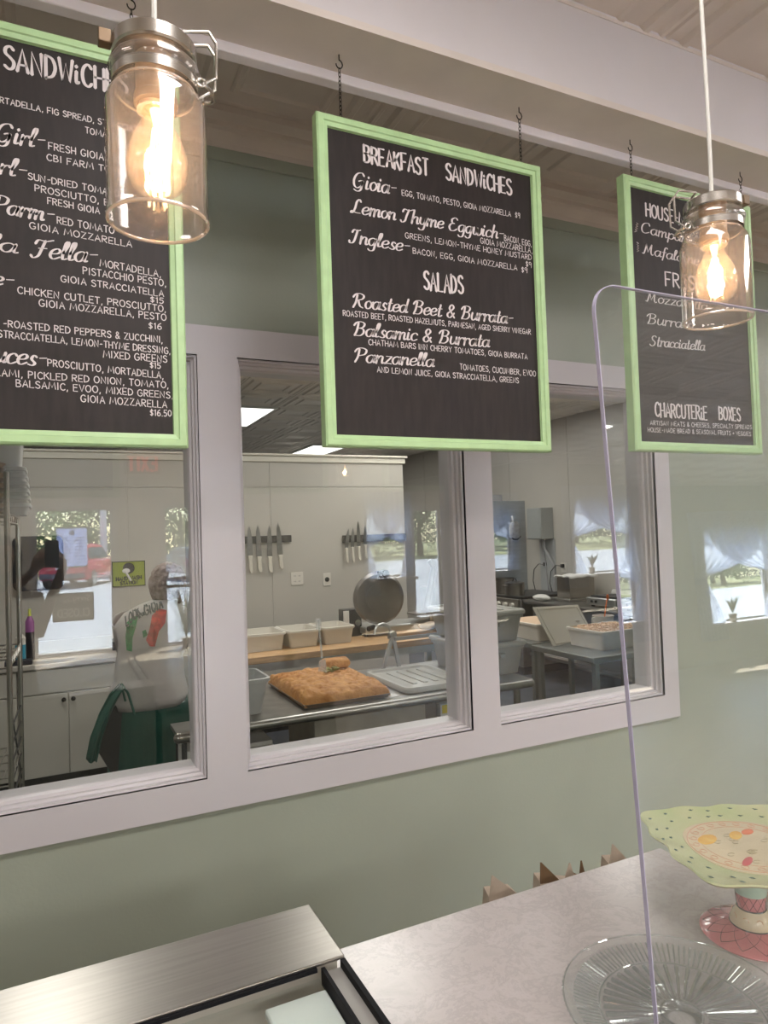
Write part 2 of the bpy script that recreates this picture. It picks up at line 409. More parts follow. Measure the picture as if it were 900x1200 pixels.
# ================================================================== SETTING
def wall_xz(mb, x0, x1, y0, y1, z0, z1, holes):
    """wall slab in the xz plane with rectangular holes (x0,x1,z0,z1) sorted by x, made of blocks"""
    x = x0
    for (a, b, c, d) in holes:
        if a > x: mb.box(x, a, y0, y1, z0, z1)
        if c > z0: mb.box(a, b, y0, y1, z0, c)
        if d < z1: mb.box(a, b, y0, y1, d, z1)
        x = b
    if x < x1: mb.box(x, x1, y0, y1, z0, z1)
    return mb
ZO0, ZO1 = 1.007, 2.332
OPN = [(-.44, .41, ZO0, ZO1), (.537, 1.385, ZO0, ZO1), (1.508, 2.367, ZO0, ZO1)]
struct(wall_xz(MB(), -4, 12.5, 2.20, 2.32, 0, CEIL, OPN), 'wall_back', m_green)
struct(MB().box(-4.12, -4, -7.4, 2.32, 0, CEIL), 'wall_left', m_green)
struct(MB().box(12.5, 12.62, -7.4, 2.32, 0, CEIL), 'wall_right', m_green)
struct(MB().box(-4, 12.5, -7.31, 2.2, -.05, 0), 'floor', m_floor)
struct(MB().box(-2.7, 5.75, 2.32, 11.2, -.05, 0), 'floor_kitchen', m_kfloor)
# floor tiles of the kitchen where they show
fk = bpy.data.objects['floor_kitchen']
tb = MB().box(.003, .302, .003, .302, 0, .004); t0 = None
for i in range(10):
    for j in range(9):
        x = 2.3+i*.305; y = 2.4+j*.305
        if t0 is None: t0 = tb.build('floor_tile', m_kfloor, fk, smooth=False); o = t0
        else: o = dup(t0)
        o.location = (x, y, 0)
ceil = struct(MB().box(-4.1, 12.6, -7.4, 2.32, CEIL, CEIL+.08), 'ceiling', m_ceil)
kceil = struct(MB().box(-2.7, 5.9, 2.32, 11.3, CEIL, CEIL+.08), 'ceiling_kitchen', m_kceil)
def tile_mb(s):
    rr = [(0, -.002), (.006, -.010), (.018, -.010), (.026, -.002), (.055, -.002), (.066, -.016), (.084, -.016), (.096, -.004), (.150, -.004), (.158, -.013), (.172, -.013), (.182, -.005)]
    mb = MB(); vs = []; fs = []
    for (i, z) in rr:
        vs += [(i, i, z), (s-i, i, z), (s-i, s-i, z), (i, s-i, z)]
    for k in range(len(rr)-1):
        for c in range(4): fs.append((4*k+c, 4*k+(c+1) % 4, 4*k+4+(c+1) % 4, 4*k+4+c))
    n = 4*(len(rr)-1); fs.append((n, n+1, n+2, n+3)); return mb.add(vs, fs)
TS = .6096
xs0 = PZ(804, 20, CEIL).x
def tiles(parent, m, x0, y0, nx, ny, name='ceiling_tile', skip=()):
    t0 = None
    for i in range(nx):
        for j in range(ny):
            x = x0+i*TS; y = y0+j*TS
            if any(abs(x+TS/2-sx) < .45 and abs(y+TS/2-sy_) < .8 and False for sx, sy_ in skip): continue
            if t0 is None: t0 = tile_mb(TS).build(name, m, parent, smooth=False); o = t0
            else: o = dup(t0)
            o.location = (x, y, CEIL)
tiles(ceil, m_ceil, xs0-5*TS, 2.2-TS*5, 10, 5)
far = MB()
base = tile_mb(TS)
for i in range(-9, 19):
    for j in range(-15, 0):
        x = xs0+i*TS; y = 2.2+j*TS
        if -5 <= i < 5 and j >= -5: continue
        if x < -3.99 or x+TS > 12.5 or y < -7.3: continue
        far.add([(p[0]+x, p[1]+y, p[2]+CEIL) for p in base.v], base.f)
far.build('ceiling_tile_field', m_ceil, ceil, smooth=False, kind='stuff')
tiles(kceil, m_kceil, 2.13-6*TS, 2.72, 12, 14)
# crown moulding where the green wall meets the tin ceiling
cm = MB(); prof = [(0, -.095), (.012, -.095), (.014, -.078), (.035, -.05), (.05, -.045), (.052, -.03), (.09, -.02), (.092, 0), (0, 0)]
cm.prism([(-4, 2.2-a, CEIL-.014+b) for a, b in prof], (16.5, 0, 0)); struct(cm, 'trim_1', m_ceil, angle=20)
struct(MB().box(-4, 12.5, 2.19, 2.2, CEIL-.15, CEIL-.109), 'trim_2', m_green)
# dropped beam
BY0, BY1, BZ = 1.345, 1.514, 1.75+1.12
beam = struct(MB().box(-4, 12.5, BY0, BY1, BZ, CEIL), 'trim_3', m_beam, bevel=.003)
MB().box(-4, 12.5, BY0-.004, BY0+.022, BZ-.006, BZ+.012).build('lower_edge_strip', m_ceil, beam, smooth=False)
MB().box(-4, 12.5, BY1-.02, BY1+.012, BZ-.028, BZ+.02).build('back_lip', m_lip, beam, bevel=.003)
MB().box(-4, 12.5, BY0+.02, BY1-.02, BZ-.005, BZ).build('soffit_board', m_ceil, beam, smooth=False)
MB().box(-4, 12.5, BY0-.002, BY0+.01, CEIL-.022, CEIL-.012).build('top_edge_strip', m_ceil, beam, smooth=False)

# white casing around the three inside windows
cas = thing('trim_4', '', '', (.94, 2.19, 1.67)); del cas['label']; del cas['category']; cas['kind'] = 'structure'
CX0, CX1, CZ0, CZ1, CYF = -.575, 2.453, .905, 2.427, 2.178
MB().box(CX0, CX1, CYF, 2.2, ZO1, CZ1).build('top_casing', m_white, cas, smooth=False)
MB().box(CX0, CX1, CYF, 2.2, CZ0, ZO0).build('bottom_casing', m_white, cas, smooth=False)
for a, b in ((CX0, -.44), (.41, .537), (1.385, 1.508), (2.367, CX1)):
    MB().box(a, b, CYF, 2.2, ZO0, ZO1).build('side_casing', m_white, cas, smooth=False)
MB().prism([(CX0, 2.2, CZ0), (CX0, 2.184, CZ0), (CX0, 2.188, CZ0-.012), (CX0, 2.2, CZ0-.014)], (CX1-CX0, 0, 0)).build('under_bead', m_green, cas, smooth=False)
STEP = [(0, CYF), (0, 2.19), (.007, 2.192), (.007, 2.208), (.014, 2.212), (.014, 2.228), (.022, 2.232), (.026, 2.244), (.026, 2.322), (-.002, 2.322), (-.002, CYF)]
def stepped(x0, x1, z0, z1, st):
    vs = []; fs = []
    for (i, y) in st: vs += [(x0+i, y, z0+i), (x1-i, y, z0+i), (x1-i, y, z1-i), (x0+i, y, z1-i)]
    for k in range(len(st)-1):
        for c in range(4): fs.append((4*k+c, 4*k+(c+1) % 4, 4*k+4+(c+1) % 4, 4*k+4+c))
    return MB().add(vs, fs)
for k, (a, b, c, d) in enumerate(OPN):
    wn = bpy.data.objects.new('window_%d' % (k+1), None); COL.objects.link(wn); wn.location = ((a+b)/2, 2.25, c); wn['kind'] = 'structure'
    WL[wn.name] = Vector(wn.location)
    stepped(a, b, c, d, STEP).build('window_frame', m_white, wn, smooth=False)
    MB().box(a+.024, b-.024, 2.252, 2.256, c+.024, d-.024).build('pane', m_pane, wn, smooth=False)
    stepped(a-.07, b+.07, c-.07, d+.07, [(0, 2.32), (0, 2.335), (.07, 2.335), (.07, 2.32)]).build('inner_casing', m_white, wn, smooth=False)

# ------------------------------------------------------------------ kitchen walls
kl = struct(MB().box(-2.8, -2.7, 2.32, 11.2, 0, CEIL), 'wall_kitchen_left', m_kwall)
KX = 5.75
kr = struct(MB().box(KX+.006, KX+.1, 2.32, 11.3, 0, CEIL), 'wall_kitchen_right', m_kwall2)
struct(MB().box(-2.7, KX+.1, 11.2, 11.3, 0, CEIL), 'wall_kitchen_far', m_kwall)
zs = PX(664, 531, KX).z
ysm = PX(666, 560, KX).y
for k in range(-4, 4):
    y0 = ysm+k*1.22; y1 = y0+1.22
    y0c, y1c = max(y0+.003, 2.33), min(y1-.003, 11.19)
    if y1c-y0c < .1: continue
    MB().box(KX, KX+.008, y0c, y1c, 0, zs-.004).build('wall_panel', m_kwall, kr, smooth=False)
    MB().box(KX, KX+.008, y0c, y1c, zs+.004, CEIL).build('wall_panel', m_kwall, kr, smooth=False)
PYW = 6.05; PZT = 2.505
kb = struct(MB().box(-2.7, 3.13, PYW+.006, PYW+.12, 0, PZT), 'wall_kitchen_back', m_kwall2)
xs = [-2.7, -1.9, -.68, .54, 1.76, 3.13]
for a, b in zip(xs[:-1], xs[1:]):
    MB().box(a+.003, b-.003, PYW, PYW+.008, 0, 2.2-.002).build('wall_panel', m_kwall, kb, smooth=False)
    MB().box(a+.003, b-.003, PYW, PYW+.008, 2.2+.002, PZT-.075).build('wall_panel', m_kwall, kb, smooth=False)
t = MB(); t.box(-2.7, 3.15, PYW-.014, PYW+.13, PZT-.075, PZT-.02); t.box(-2.7, 3.17, PYW-.03, PYW+.15, PZT-.02, PZT)
t.build('cap_moulding', m_cream, kb, bevel=.004)
struct(MB().box(-2.7, KX, 2.32, 2.34, CEIL-.06, CEIL-.012), 'trim_5', m_cream)
struct(MB().box(-2.7, 3.13, PYW-.012, PYW, 0, .1), 'baseboard_kitchen', m_black)

# ------------------------------------------------------------------ ceiling lights
m_diff = emis('light_diffuser', (1, .97, .93), 2.2)
m_metalwhite = mat('white_enamel', (.7, .7, .68), .4)
def troffer(x, y, label, group):
    r = thing('ceiling_light', label, 'light', (x, y, CEIL-.03), group)
    f = MB()
    for a, b, c, d in ((-.31, -.285, -.62, .62), (.285, .31, -.62, .62), (-.285, .285, -.62, -.595), (-.285, .285, .595, .62)):
        f.box(x+a, x+b, y+c, y+d, CEIL-.03, CEIL-.0)
    f.build('frame', m_metalwhite, r, smooth=False)
    MB().box(x-.285, x+.285, y-.595, y+.595, CEIL-.026, CEIL-.018).build('diffuser', m_diff, r, smooth=False)
for i, (x, y) in enumerate(KLIGHTS):
    lb = {0: 'bright white rectangular ceiling light panel at the left edge of the middle kitchen window',
          1: 'bright white rectangular ceiling light panel just below the middle menu board'}.get(i, 'added kitchen ceiling light panel, out of view, to brighten the kitchen')
    troffer(x, y, lb, 'kitchen ceiling light panels')
for (x, y) in CLIGHTS: troffer(x, y, 'added ceiling light panel, kept out of view, to brighten the shop', 'added shop light panels')

# ------------------------------------------------------------------ front of the shop (seen mirrored in the glass)
FY = -7.31
FO = [(-.30, .82, 0.02, 2.29), (1.62, 2.75, 0.02, 2.31), (5.3, 6.15, .9, 2.3), (6.3, 6.9, .12, 2.18), (7.6, 8.6, .9, 2.2), (10.3, 11.9, .7, 2.3)]
struct(wall_xz(MB(), -4, 12.5, FY-.12, FY, 0, CEIL, FO), 'wall_front', m_cream)
for k, (a, b, c, d) in enumerate(FO):
    nm = ('door_%d' % (k+1)) if k < 2 else ('window_%d' % (k+2))
    wn = bpy.data.objects.new(nm, None); COL.objects.link(wn); wn.location = ((a+b)/2, FY, c); wn['kind'] = 'structure'; WL[wn.name] = Vector(wn.location)
    MB().box(a, b, FY-.07, FY-.064, c, d).build('pane', m_extpane, wn, smooth=False)
    stepped(a, b, c, d, [(0, FY+.02), (-.07, FY+.02), (-.07, FY), (0, FY), (0, FY-.12), (.03, FY-.09), (.03, FY-.05), (0, FY-.04), (0, FY+.02)]).build('frame', m_white, wn, smooth=False)
    if k == 1: MB().box(a, b, FY-.085, FY-.05, .95, 1.0).build('push_bar', m_nickel, wn, smooth=False)
    if k >= 2: MB().box(a-.06, b+.06, FY-.05, FY+.30, c-.05, c).build('window_sill', m_white, wn, smooth=False)
# ================================================================== FRONT OF SHOP THINGS
# ---- menu boards
def board(name, label, xl, xr, zb, zt, y, lines, hooks, fw=.028, th=.030):
    r = thing(name, label, 'menu board', ((xl+xr)/2, y+.015, zb), 'green framed menu boards hung on chains')
    f = MB()
    # mitred moulded frame: steps from outside in
    st = [(0, y+th), (0, y+.004), (.004, y), (.016, y), (.018, y+.003), (.027, y+.005), (fw-.002, y+.008), (fw, y+.012), (fw, y+th)]
    vs = []; fs = []
    for (i, yy) in st: vs += [(xl+i, yy, zb+i), (xr-i, yy, zb+i), (xr-i, yy, zt-i), (xl+i, yy, zt-i)]
    n = len(st)
    for k in range(n):
        k2 = (k+1) % n
        for c in range(4): fs.append((4*k+c, 4*k+(c+1) % 4, 4*k2+(c+1) % 4, 4*k2+c))
    f.add(vs, fs); f.build('frame', m_frame, r, smooth=False)
    MB().box(xl+fw-.003, xr-fw+.003, y+.012, y+.026, zb+fw-.003, zt-fw+.003).build('chalkboard', m_board, r, smooth=False)
    yt = y+.012
    for (txt, p0, p1, hp, style) in lines:
        a = PY(*p0, yt); b = PY(*p1, yt)
        d = (a-Vector((0, 0, CAM_H))).dot(FW); H = hp*d/FPX*1.02
        mb = MB()
        if style == 'h': letter(mb, txt, a, b, H, (0, -1, 0), .0056, contrast=.25, gap=1.5, jit=.25, space=6)
        elif style == 's': letter(mb, txt, a, b, H, (0, -1, 0), .0042, script=True, slant=.22, contrast=.6, space=3.6, jit=.05)
        else: letter(mb, txt, a, b, H, (0, -1, 0), .0018, gap=1.7, jit=.22, space=4.4)
        mb.build('lettering', m_chalk, r, smooth=False)
    for (hx, top) in hooks:
        hk = MB(); yb = 1.436; zt_ = BZ-.006
        pts = [(hx, yb, zt_+.004), (hx, yb, zt_-.012)]+[(hx+.008*sin(t)*1.0, yb, zt_-.022+.010*cos(t)) for t in [i*pi/6 for i in range(0, 10)]]
        hk.tube(pts, .0014, 6); hk.build('hook', m_iron, r)
        z1 = zt_-.032; z0 = zt+.004; n = max(3, int((z1-z0)/.0095)); p = (z1-z0)/n
        ch = MB()
        for i in range(n):
            cz = z0+p*(i+.5); ax = (i % 2) * pi/2 + .3
            L = []
            for k in range(10):
                t = 2*pi*k/10; s_ = .0032*cos(t); L.append((hx+s_*cos(ax), yb+s_*sin(ax), cz+p*.68*sin(t)))
            ch.tube(L, .00085, 5, closed=True)
        ch.build('chain', m_iron, r)
        MB().tube([(hx+.004*cos(t), yb, zt+.004*sin(t)+.002) for t in [i*pi/5 for i in range(10)]], .0009, 5, closed=True).build('screw_eye', m_nickel, r)
    return r
BYF = 1.421
L1 = [('SANDWiCHES', (5.5, 81), (150, 112), 27, 'h'),
 ('MORTADELLA, FIG SPREAD, STRACCIATELLA', (-16, 117), (182, 160), 7, 'c'), ('TOMATO', (100, 156), (137, 164), 7, 'c'),
 ('Girl-', (-6, 165), (52, 175), 22, 's'), ('FRESH GIOIA MOZZARELLA', (57, 175), (192, 202), 8, 'c'), ('CBI FARM TOMATO', (55, 188), (162, 209), 7.5, 'c'),
 ('Girl-', (-33, 197), (31, 210), 21, 's'), ('SUN-DRIED TOMATO', (33, 210), (140, 231), 7.5, 'c'), ('PROSCIUTTO, BASIL', (41, 224), (152, 246), 7.5, 'c'), ('FRESH GIOIA', (56, 239), (117, 251), 7.5, 'c'),
 ('Parm-', (-10, 248), (63, 261), 20, 's'), ('RED TOMATO', (67, 262), (134, 274), 8, 'c'), ('GIOIA MOZZARELLA', (35, 268), (155, 290), 7.5, 'c'),
 ('la', (-12, 292), (17, 297), 19, 's'), ('Fella-', (38, 301), (114, 309), 21, 's'), ('MORTADELLA,', (117, 312), (189, 325), 8, 'c'),
 ('PISTACCHIO PESTO,', (97.6, 321), (195, 336), 8, 'c'), ('GIOIA STRACCIATELLA', (71.6, 330), (192, 348), 7.5, 'c'), ('$15', (176, 354), (192, 356), 6.5, 'c'),
 ('ce-', (-22, 332), (16, 337), 18, 's'), ('CHICKEN CUTLET, PROSCIUTTO,', (21, 344), (195, 366), 8, 'c'), ('GIOIA MOZZARELLA, PESTO', (46, 359), (195, 376), 8, 'c'), ('$16', (174, 385), (189.5, 386), 7, 'c'),
 ('-ROASTED RED PEPPERS & ZUCCHINI,', (4, 383), (191, 402), 8, 'c'), ('STRACCIATELLA, LEMON-THYME DRESSING,', (-2, 395), (200, 415), 8, 'c'), ('MIXED GREENS', (121, 419), (196, 425), 8, 'c'), ('$15', (175.6, 431), (188.5, 432), 6.5, 'c'),
 ('uces-', (-8, 424), (54, 430), 21, 's'), ('PROSCIUTTO, MORTADELLA,', (56, 429), (192, 444), 8, 'c'), ('SALAMI, PICKLED RED ONION, TOMATO,', (-21, 439), (198, 455), 8, 'c'),
 ('BALSAMIC, EVOO, MIXED GREENS,', (19, 453), (203, 467), 8, 'c'), ('GIOIA MOZZARELLA', (95, 471), (196, 478), 8, 'c'), ('$16.50', (176, 487), (201, 488), 7, 'c')]
L2 = [('BREAKFAST', (427, 190), (502, 206), 20, 'h'), ('SANDWiCHES', (523, 211), (600, 229), 19, 'h'),
 ('Gioia-', (413, 219), (464, 229), 18, 's'), ('EGG, TOMATO, PESTO, GIOIA MOZZARELLA  $9', (471, 229), (609.5, 256), 6.5, 'c'),
 ('Lemon Thyme Eggwich-', (411, 249), (590, 281), 16, 's'), ('BACON, EGG,', (591, 282), (623, 289), 6.5, 'c'), ('GIOIA MOZZARELLA,', (563, 285), (624, 297), 6.5, 'c'),
 ('GREENS, LEMON-THYME HONEY MUSTARD', (475, 279), (623, 305), 6.5, 'c'), ('$9', (616, 312), (623, 314), 6, 'c'),
 ('Inglese-', (411, 284), (480, 296), 16, 's'), ('BACON, EGG, GIOIA MOZZARELLA', (484, 297), (606, 317), 6.5, 'c'), ('$9', (611, 319), (618, 320), 6, 'c'),
 ('SALADS', (497, 339), (543, 345), 21, 'h'), ('Roasted Beet & Burrata-', (413, 360), (601, 380), 16, 's'),
 ('ROASTED BEET, ROASTED HAZELNUTS, PARMESAN, AGED SHERRY VINEGAR', (402, 370), (622, 392), 6.5, 'c'), ('Balsamic & Burrata', (414, 393), (572, 407), 16, 's'),
 ('CHATHAM BARS INN CHERRY TOMATOES, GIOIA BURRATA', (432, 404), (618, 421), 6.5, 'c'), ('Panzanella', (415, 424), (507, 430), 16, 's'),
 ('TOMATOES, CUCUMBER, EVOO', (539, 433), (628, 441), 6.5, 'c'), ('AND LEMON JUICE, GIOIA STRACCIATELLA, GREENS', (442, 436), (608, 449), 6.5, 'c')]
L3 = [('HOUSE-MADE', (757, 253), (822, 270), 15, 'h'), ('Campanelle', (751, 272), (826, 290), 12, 's'), ('Mafaldine', (753, 297), (818, 311), 12, 's'),
 ('FRESH', (780, 335), (824, 341), 16, 'h'), ('Mozzarella', (757, 353), (828, 364), 11.5, 's'), ('Burrata', (758, 379), (812, 386), 11.5, 's'), ('Stracciatella', (761, 405), (825, 411), 11.5, 's'),
 ('CHARCUTERiE', (768, 488), (829, 492), 16, 'h'), ('BOXES', (843, 492), (868, 494), 15, 'h'),
 ('ARTISAN MEATS & CHEESES, SPECIALTY SPREADS', (762, 498), (881, 503), 5, 'c'), ('HOUSE-MADE BREAD & SEASONAL FRUITS + VEGGIES', (759, 506), (880, 511), 5, 'c')]
def bx(u, v): return PY(u, v, BYF)
b2l, b2r = bx(377, 330).x, bx(639.5, 330).x
b2t = (bx(370, 128).z+bx(635, 195).z)/2; b2b = (bx(383, 523).z+bx(643, 529).z)/2
board('menu_board', 'green-framed chalkboard headed BREAKFAST SANDWiCHES and SALADS, hung in the middle', b2l, b2r, b2b, b2t, BYF, L2, [(PY(397, 60, 1.436).x, 0), (PY(608, 125, 1.436).x, 0)])
b1r = bx(218, 400).x; b1t = bx(62, 38).z; b1b = bx(110, 522).z
board('menu_board', 'green-framed sandwiches chalkboard at the left, behind the large hanging jar lamp', b1r-(b2r-b2l)*1.04, b1r, b1b, b1t, BYF, L1, [(b1r-.09, 0), (b1r-.56, 0)])
b3l, b3r = bx(737, 330).x, bx(888, 400).x; b3t = (bx(737, 206).z+bx(880, 240).z)/2; b3b = bx(820, 530).z
r3 = board('menu_board', 'narrow green-framed chalkboard headed HOUSE-MADE with CHARCUTERiE BOXES at its foot', b3l, b3r, b3b, b3t, BYF, L3, [(PY(738, 162, 1.436).x, 0), (PY(867, 200, 1.436).x, 0)])
for (u, v, s_) in ((746, 268, 1), (747.5, 291, 0)):
    dd = MB(); c = PY(u, v, BYF+.0112)
    pts = []
    for k in range(9): t_ = k/8-.5; pts.append(c+Vector((.004*(1 if k % 2 else -1)+.008*t_*s_, 0, .028*t_+.004)))
    dd.tube(pts, .0011, 4); dd.build('pasta_doodle', m_chalk, r3)


# ---- jar pendant lamps
m_jar = thin_glass('jar_glass', (.965, .955, .95), r0=.05, haze=.035, hazecol=(1, .90, .84), power=2.4)
m_jar_rim = thin_glass('jar_rim_glass', (.9, .85, .8), r0=.25, haze=.45, hazecol=(1, .86, .74), power=2.0)
m_bulb = thin_glass('bulb_glass', (1, .97, .92), r0=.05, haze=.07, hazecol=(1, .80, .62), power=2.5)
m_fil = emis('hot_filament', (1.0, .70, .38), 40)
m_fil2 = emis('filament_support_glow', (1, .55, .25), 9)
m_cord = mat('clear_cord', (.55, .53, .49), .3)
m_sock = mat('lamp_socket_brass', (.55, .40, .26), .35, .6)
def jar_lamp(x, y, z, label, bail):
    """z: height of the jar mouth; bail: direction of the wire closure"""
    r = thing('pendant_lamp', label, 'lamp', (x, y, z), 'mason jar pendant lamps above the counter')
    c = (x, y, z); R = .0485
    prof = [(R, 0), (R+.0008, .004), (R, .01), (R, .112), (R-.003, .122), (R-.009, .130), (R-.0105, .134), (R-.0100, .139), (R-.006, .144), (R-.004, .150), (R-.006, .156), (R-.010, .160), (R-.012, .166)]
    prof += [(a-.002, b) for a, b in prof[::-1]]
    MB().lathe(prof, c, 40, closed=True).build('glass_jar', m_jar, r, angle=60)
    MB().tube([(x+(R-.001)*cos(t), y+(R-.001)*sin(t), z+.001) for t in [2*pi*k/40 for k in range(40)]], .0019, 8, closed=True).build('jar_lip', m_jar_rim, r)
    sh = MB().tube([(x+(R-.010)*cos(t), y+(R-.010)*sin(t), z+.131) for t in [2*pi*k/40 for k in range(40)]], .0014, 8, closed=True); sh.build('jar_shoulder_ring', m_jar_rim, r)
    # lid + neck band
    lid = MB().lathe([(0, .166), (R-.010, .166), (R-.0095, .164), (R-.008, .166), (R-.008, .178), (R-.011, .181), (0, .182)], c, 40); lid.build('lid', m_nickel, r)
    band = MB().lathe([(R-.0078, .1345), (R-.0070, .1345), (R-.0070, .1445), (R-.0078, .1445)], c, 40, closed=True); band.build('neck_band', m_nickel, r)
    # wire bail
    b = Vector((cos(bail), sin(bail), 0)); s = Vector((-sin(bail), cos(bail), 0)); C = Vector(c)
    W = MB()
    for q in (-.010, .010):
        W.tube([C+b*(R-.006)+s*q+Vector((0, 0, .139)), C+b*(R+.010)+s*q+Vector((0, 0, .150)), C+b*(R+.011)+s*q+Vector((0, 0, .185)), C+b*(R+.004)+s*q+Vector((0, 0, .196)), C+b*(R-.022)+s*q+Vector((0, 0, .192))], .0016, 7)
    W.tube([C+b*(R-.022)+s*(-.010)+Vector((0, 0, .192)), C+b*(R-.022)+s*.010+Vector((0, 0, .192))], .0016, 7)
    W.tube([C+b*(R-.004)+s*(-.016)+Vector((0, 0, .139)), C+b*(R+.005)+s*(-.010)+Vector((0, 0, .136)), C+b*(R+.008)+Vector((0, 0, .133)), C+b*(R+.005)+s*.010+Vector((0, 0, .136)), C+b*(R-.004)+s*.016+Vector((0, 0, .139))], .0019, 7)
    for q in (-.016, .016): W.tube([C+b*(R-.005)+s*q+Vector((0, 0, .139+.004*sin(t)))+b*.004*cos(t) for t in [k*pi/4 for k in range(8)]], .0013, 6, closed=True)
    W.build('wire_bail', m_nickel, r)
    MB().box(x-b.x*(R-.002)-.006, x-b.x*(R-.002)+.006, y-b.y*(R-.002)-.006, y-b.y*(R-.002)+.006, z+.172, z+.186).build('clasp_tab', mat('dark_bronze', (.16, .11, .07), .4, .8), r, bevel=.001)
    MB().lathe([(0, .166), (.019, .166), (.019, .128), (.021, .126), (.021, .118), (.019, .116), (.0, .116)], c, 24).build('socket', m_sock, r)
    MB().lathe([(.0185, .1155), (.0185, .112), (.0150, .1115), (.015, .1155)], c, 24, closed=True).build('socket_ring', m_jar_rim, r)
    bp = [(.0125, .116), (.0135, .106), (.017, .096), (.0235, .084), (.0285, .070), (.0300, .058), (.0285, .046), (.0235, .036), (.015, .029), (.006, .0265), (.0, .0262)]
    bl = MB().lathe(bp, c, 32); bl.build('bulb', m_bulb, r, angle=80)
    F = MB()
    for k in range(4):
        a = k*pi/2+.5; e = Vector((cos(a), sin(a), 0))
        F.tube([C+e*.0035+Vector((0, 0, .094)), C+e*.0085+Vector((0, 0, .050))], .0012, 6)
    F.build('filament', m_fil, r)
    S = MB().tube([C+Vector((0, 0, .114)), C+Vector((0, 0, .096))], [.006, .0025], 10)
    for k in range(4):
        a = k*pi/2+.5; e = Vector((cos(a), sin(a), 0)); S.tube([C+Vector((0, 0, .097)), C+e*.0035+Vector((0, 0, .094))], .0007, 5); S.tube([C+e*.0075+Vector((0, 0, .052)), C+Vector((0, 0, .046))], .0007, 5)
    S.tube([C+Vector((0, 0, .097)), C+Vector((0, 0, .046))], .0009, 5)
    S.build('filament_support', m_fil2, r)
    co = MB().tube([(x, y, z+.18), (x+.001, y, z+.3), (x-.001, y+.001, z+.5), (x, y, CEIL-.02)], .0030, 8); co.build('cord', m_cord, r)
    MB().lathe([(0, CEIL-z-.03), (.03, CEIL-z-.03), (.045, CEIL-z-.012), (.045, CEIL-z-.006), (0, CEIL-z-.006)], c, 24).build('canopy', m_nickel, r)
    l = bpy.data.lights.new('bulb_light', 'POINT'); l.energy = .9; l.color = (1, .66, .40); l.shadow_soft_size = .012
    o = bpy.data.objects.new('bulb_light', l); o.location = (x, y, z+.072); COL.objects.link(o)
JY = .695
zj1 = PY(186, 262, JY); zj2 = PY(841, 376, JY)
jar_lamp(zj1.x, JY, zj1.z+.0, 'lit mason jar pendant lamp at the upper left, largest of the hanging jars', -.15)
jar_lamp(zj2.x, JY, zj2.z+.0, 'lit mason jar pendant lamp in front of the narrow right-hand menu board', pi-.5)
jar_lamp(2*zj2.x-zj1.x-.12, JY, zj2.z, 'third mason jar pendant lamp, seen as a small reflection in the middle window', -.4)

# ---- marble counter, display case
m_marble = bpy.data.materials.new('marble_laminate'); m_marble.use_nodes = True
n = m_marble.node_tree; b = n.nodes['Principled BSDF']; b.inputs['Roughness'].default_value = .22
tc = n.nodes.new('ShaderNodeTexCoord'); nz = n.nodes.new('ShaderNodeTexNoise'); nz.inputs['Scale'].default_value = 11; nz.inputs['Detail'].default_value = 12; nz.inputs['Distortion'].default_value = .35; nz.inputs['Roughness'].default_value = .72
rp = n.nodes.new('ShaderNodeValToRGB'); e = rp.color_ramp.elements
e[0].position = .30; e[0].color = (.47, .435, .42, 1); e[1].position = .74; e[1].color = (.50, .46, .445, 1)
for p, c in ((.46, (.53, .485, .475, 1)), (.495, (.465, .425, .42, 1)), (.53, (.52, .475, .465, 1)), (.58, (.55, .505, .50, 1)), (.61, (.485, .445, .44, 1)), (.64, (.53, .49, .48, 1))):
    q = e.new(p); q.color = c
n.links.new(tc.outputs['Object'], nz.inputs['Vector']); n.links.new(nz.outputs[0], rp.inputs[0]); n.links.new(rp.outputs[0], b.inputs['Base Color'])
MT = 1.75-.757
ct = thing('service_counter', 'service counter with a pale grey veined marble top, right of the steel case', 'counter', (.82, .75, 0))
MB().box(.408, 1.262, .30, 1.197, MT-.032, MT).build('countertop', m_marble, ct, bevel=.003)
cb = MB().box(.43, 1.24, .34, 1.15, .08, MT-.032); cb.build('base_cabinet', m_cream, ct, smooth=False)
MB().box(.45, 1.22, .40, 1.10, 0, .08).build('plinth', m_black, ct, smooth=False)
DT = 1.75-.664
dc = thing('display_case', 'refrigerated display case with a brushed steel top and glass lid', 'display case', (-.3, .75, 0))
MB().box(-1.6, .400, 1.030, 1.200, DT-.006, DT).build('steel_top', m_steel, dc, bevel=.002)
MB().box(-1.6, .398, 1.06, 1.19, .12, DT-.006).build('rear_panel', m_cream, dc, smooth=False)
ins = MB(); ins.box(-1.6, .40, .25, 1.05, .12, .62); ins.build('lower_body', m_cream, dc, smooth=False)
MB().box(-1.55, .37, .3, 1.05, 0, .12).build('plinth', m_black, dc, smooth=False)
m_caseblack = mat('case_black_trim', (.008, .008, .010), .6, spec=.15)
sb = MB(); sb.box(.392, .400, .30, 1.03, DT-.034, DT-.004); sb.box(.360, .366, .30, 1.03, DT-.034, DT-.008); sb.build('edge_trim', m_caseblack, dc, smooth=False)
MB().box(.366, .392, .30, 1.03, DT-.034, DT-.016).build('seal_strip', mat('grey_seal', (.30, .29, .27), .4), dc, smooth=False)
MB().box(.372, .398, .30, 1.05, .62, DT-.034).build('side_wall', m_caseblack, dc, smooth=False)
MB().box(-1.6, .352, 1.024, 1.030, DT-.010, DT-.004).build('rear_glass_channel', m_caseblack, dc, smooth=False)
MB().box(-1.6, .352, .30, 1.018, DT-.022, DT-.015).build('glass_lid', m_extpane, dc, smooth=False)
MB().box(-1.6, .37, .32, 1.045, .66, .68).build('deck', mat('dark_deck', (.05, .055, .06), .3), dc, smooth=False)
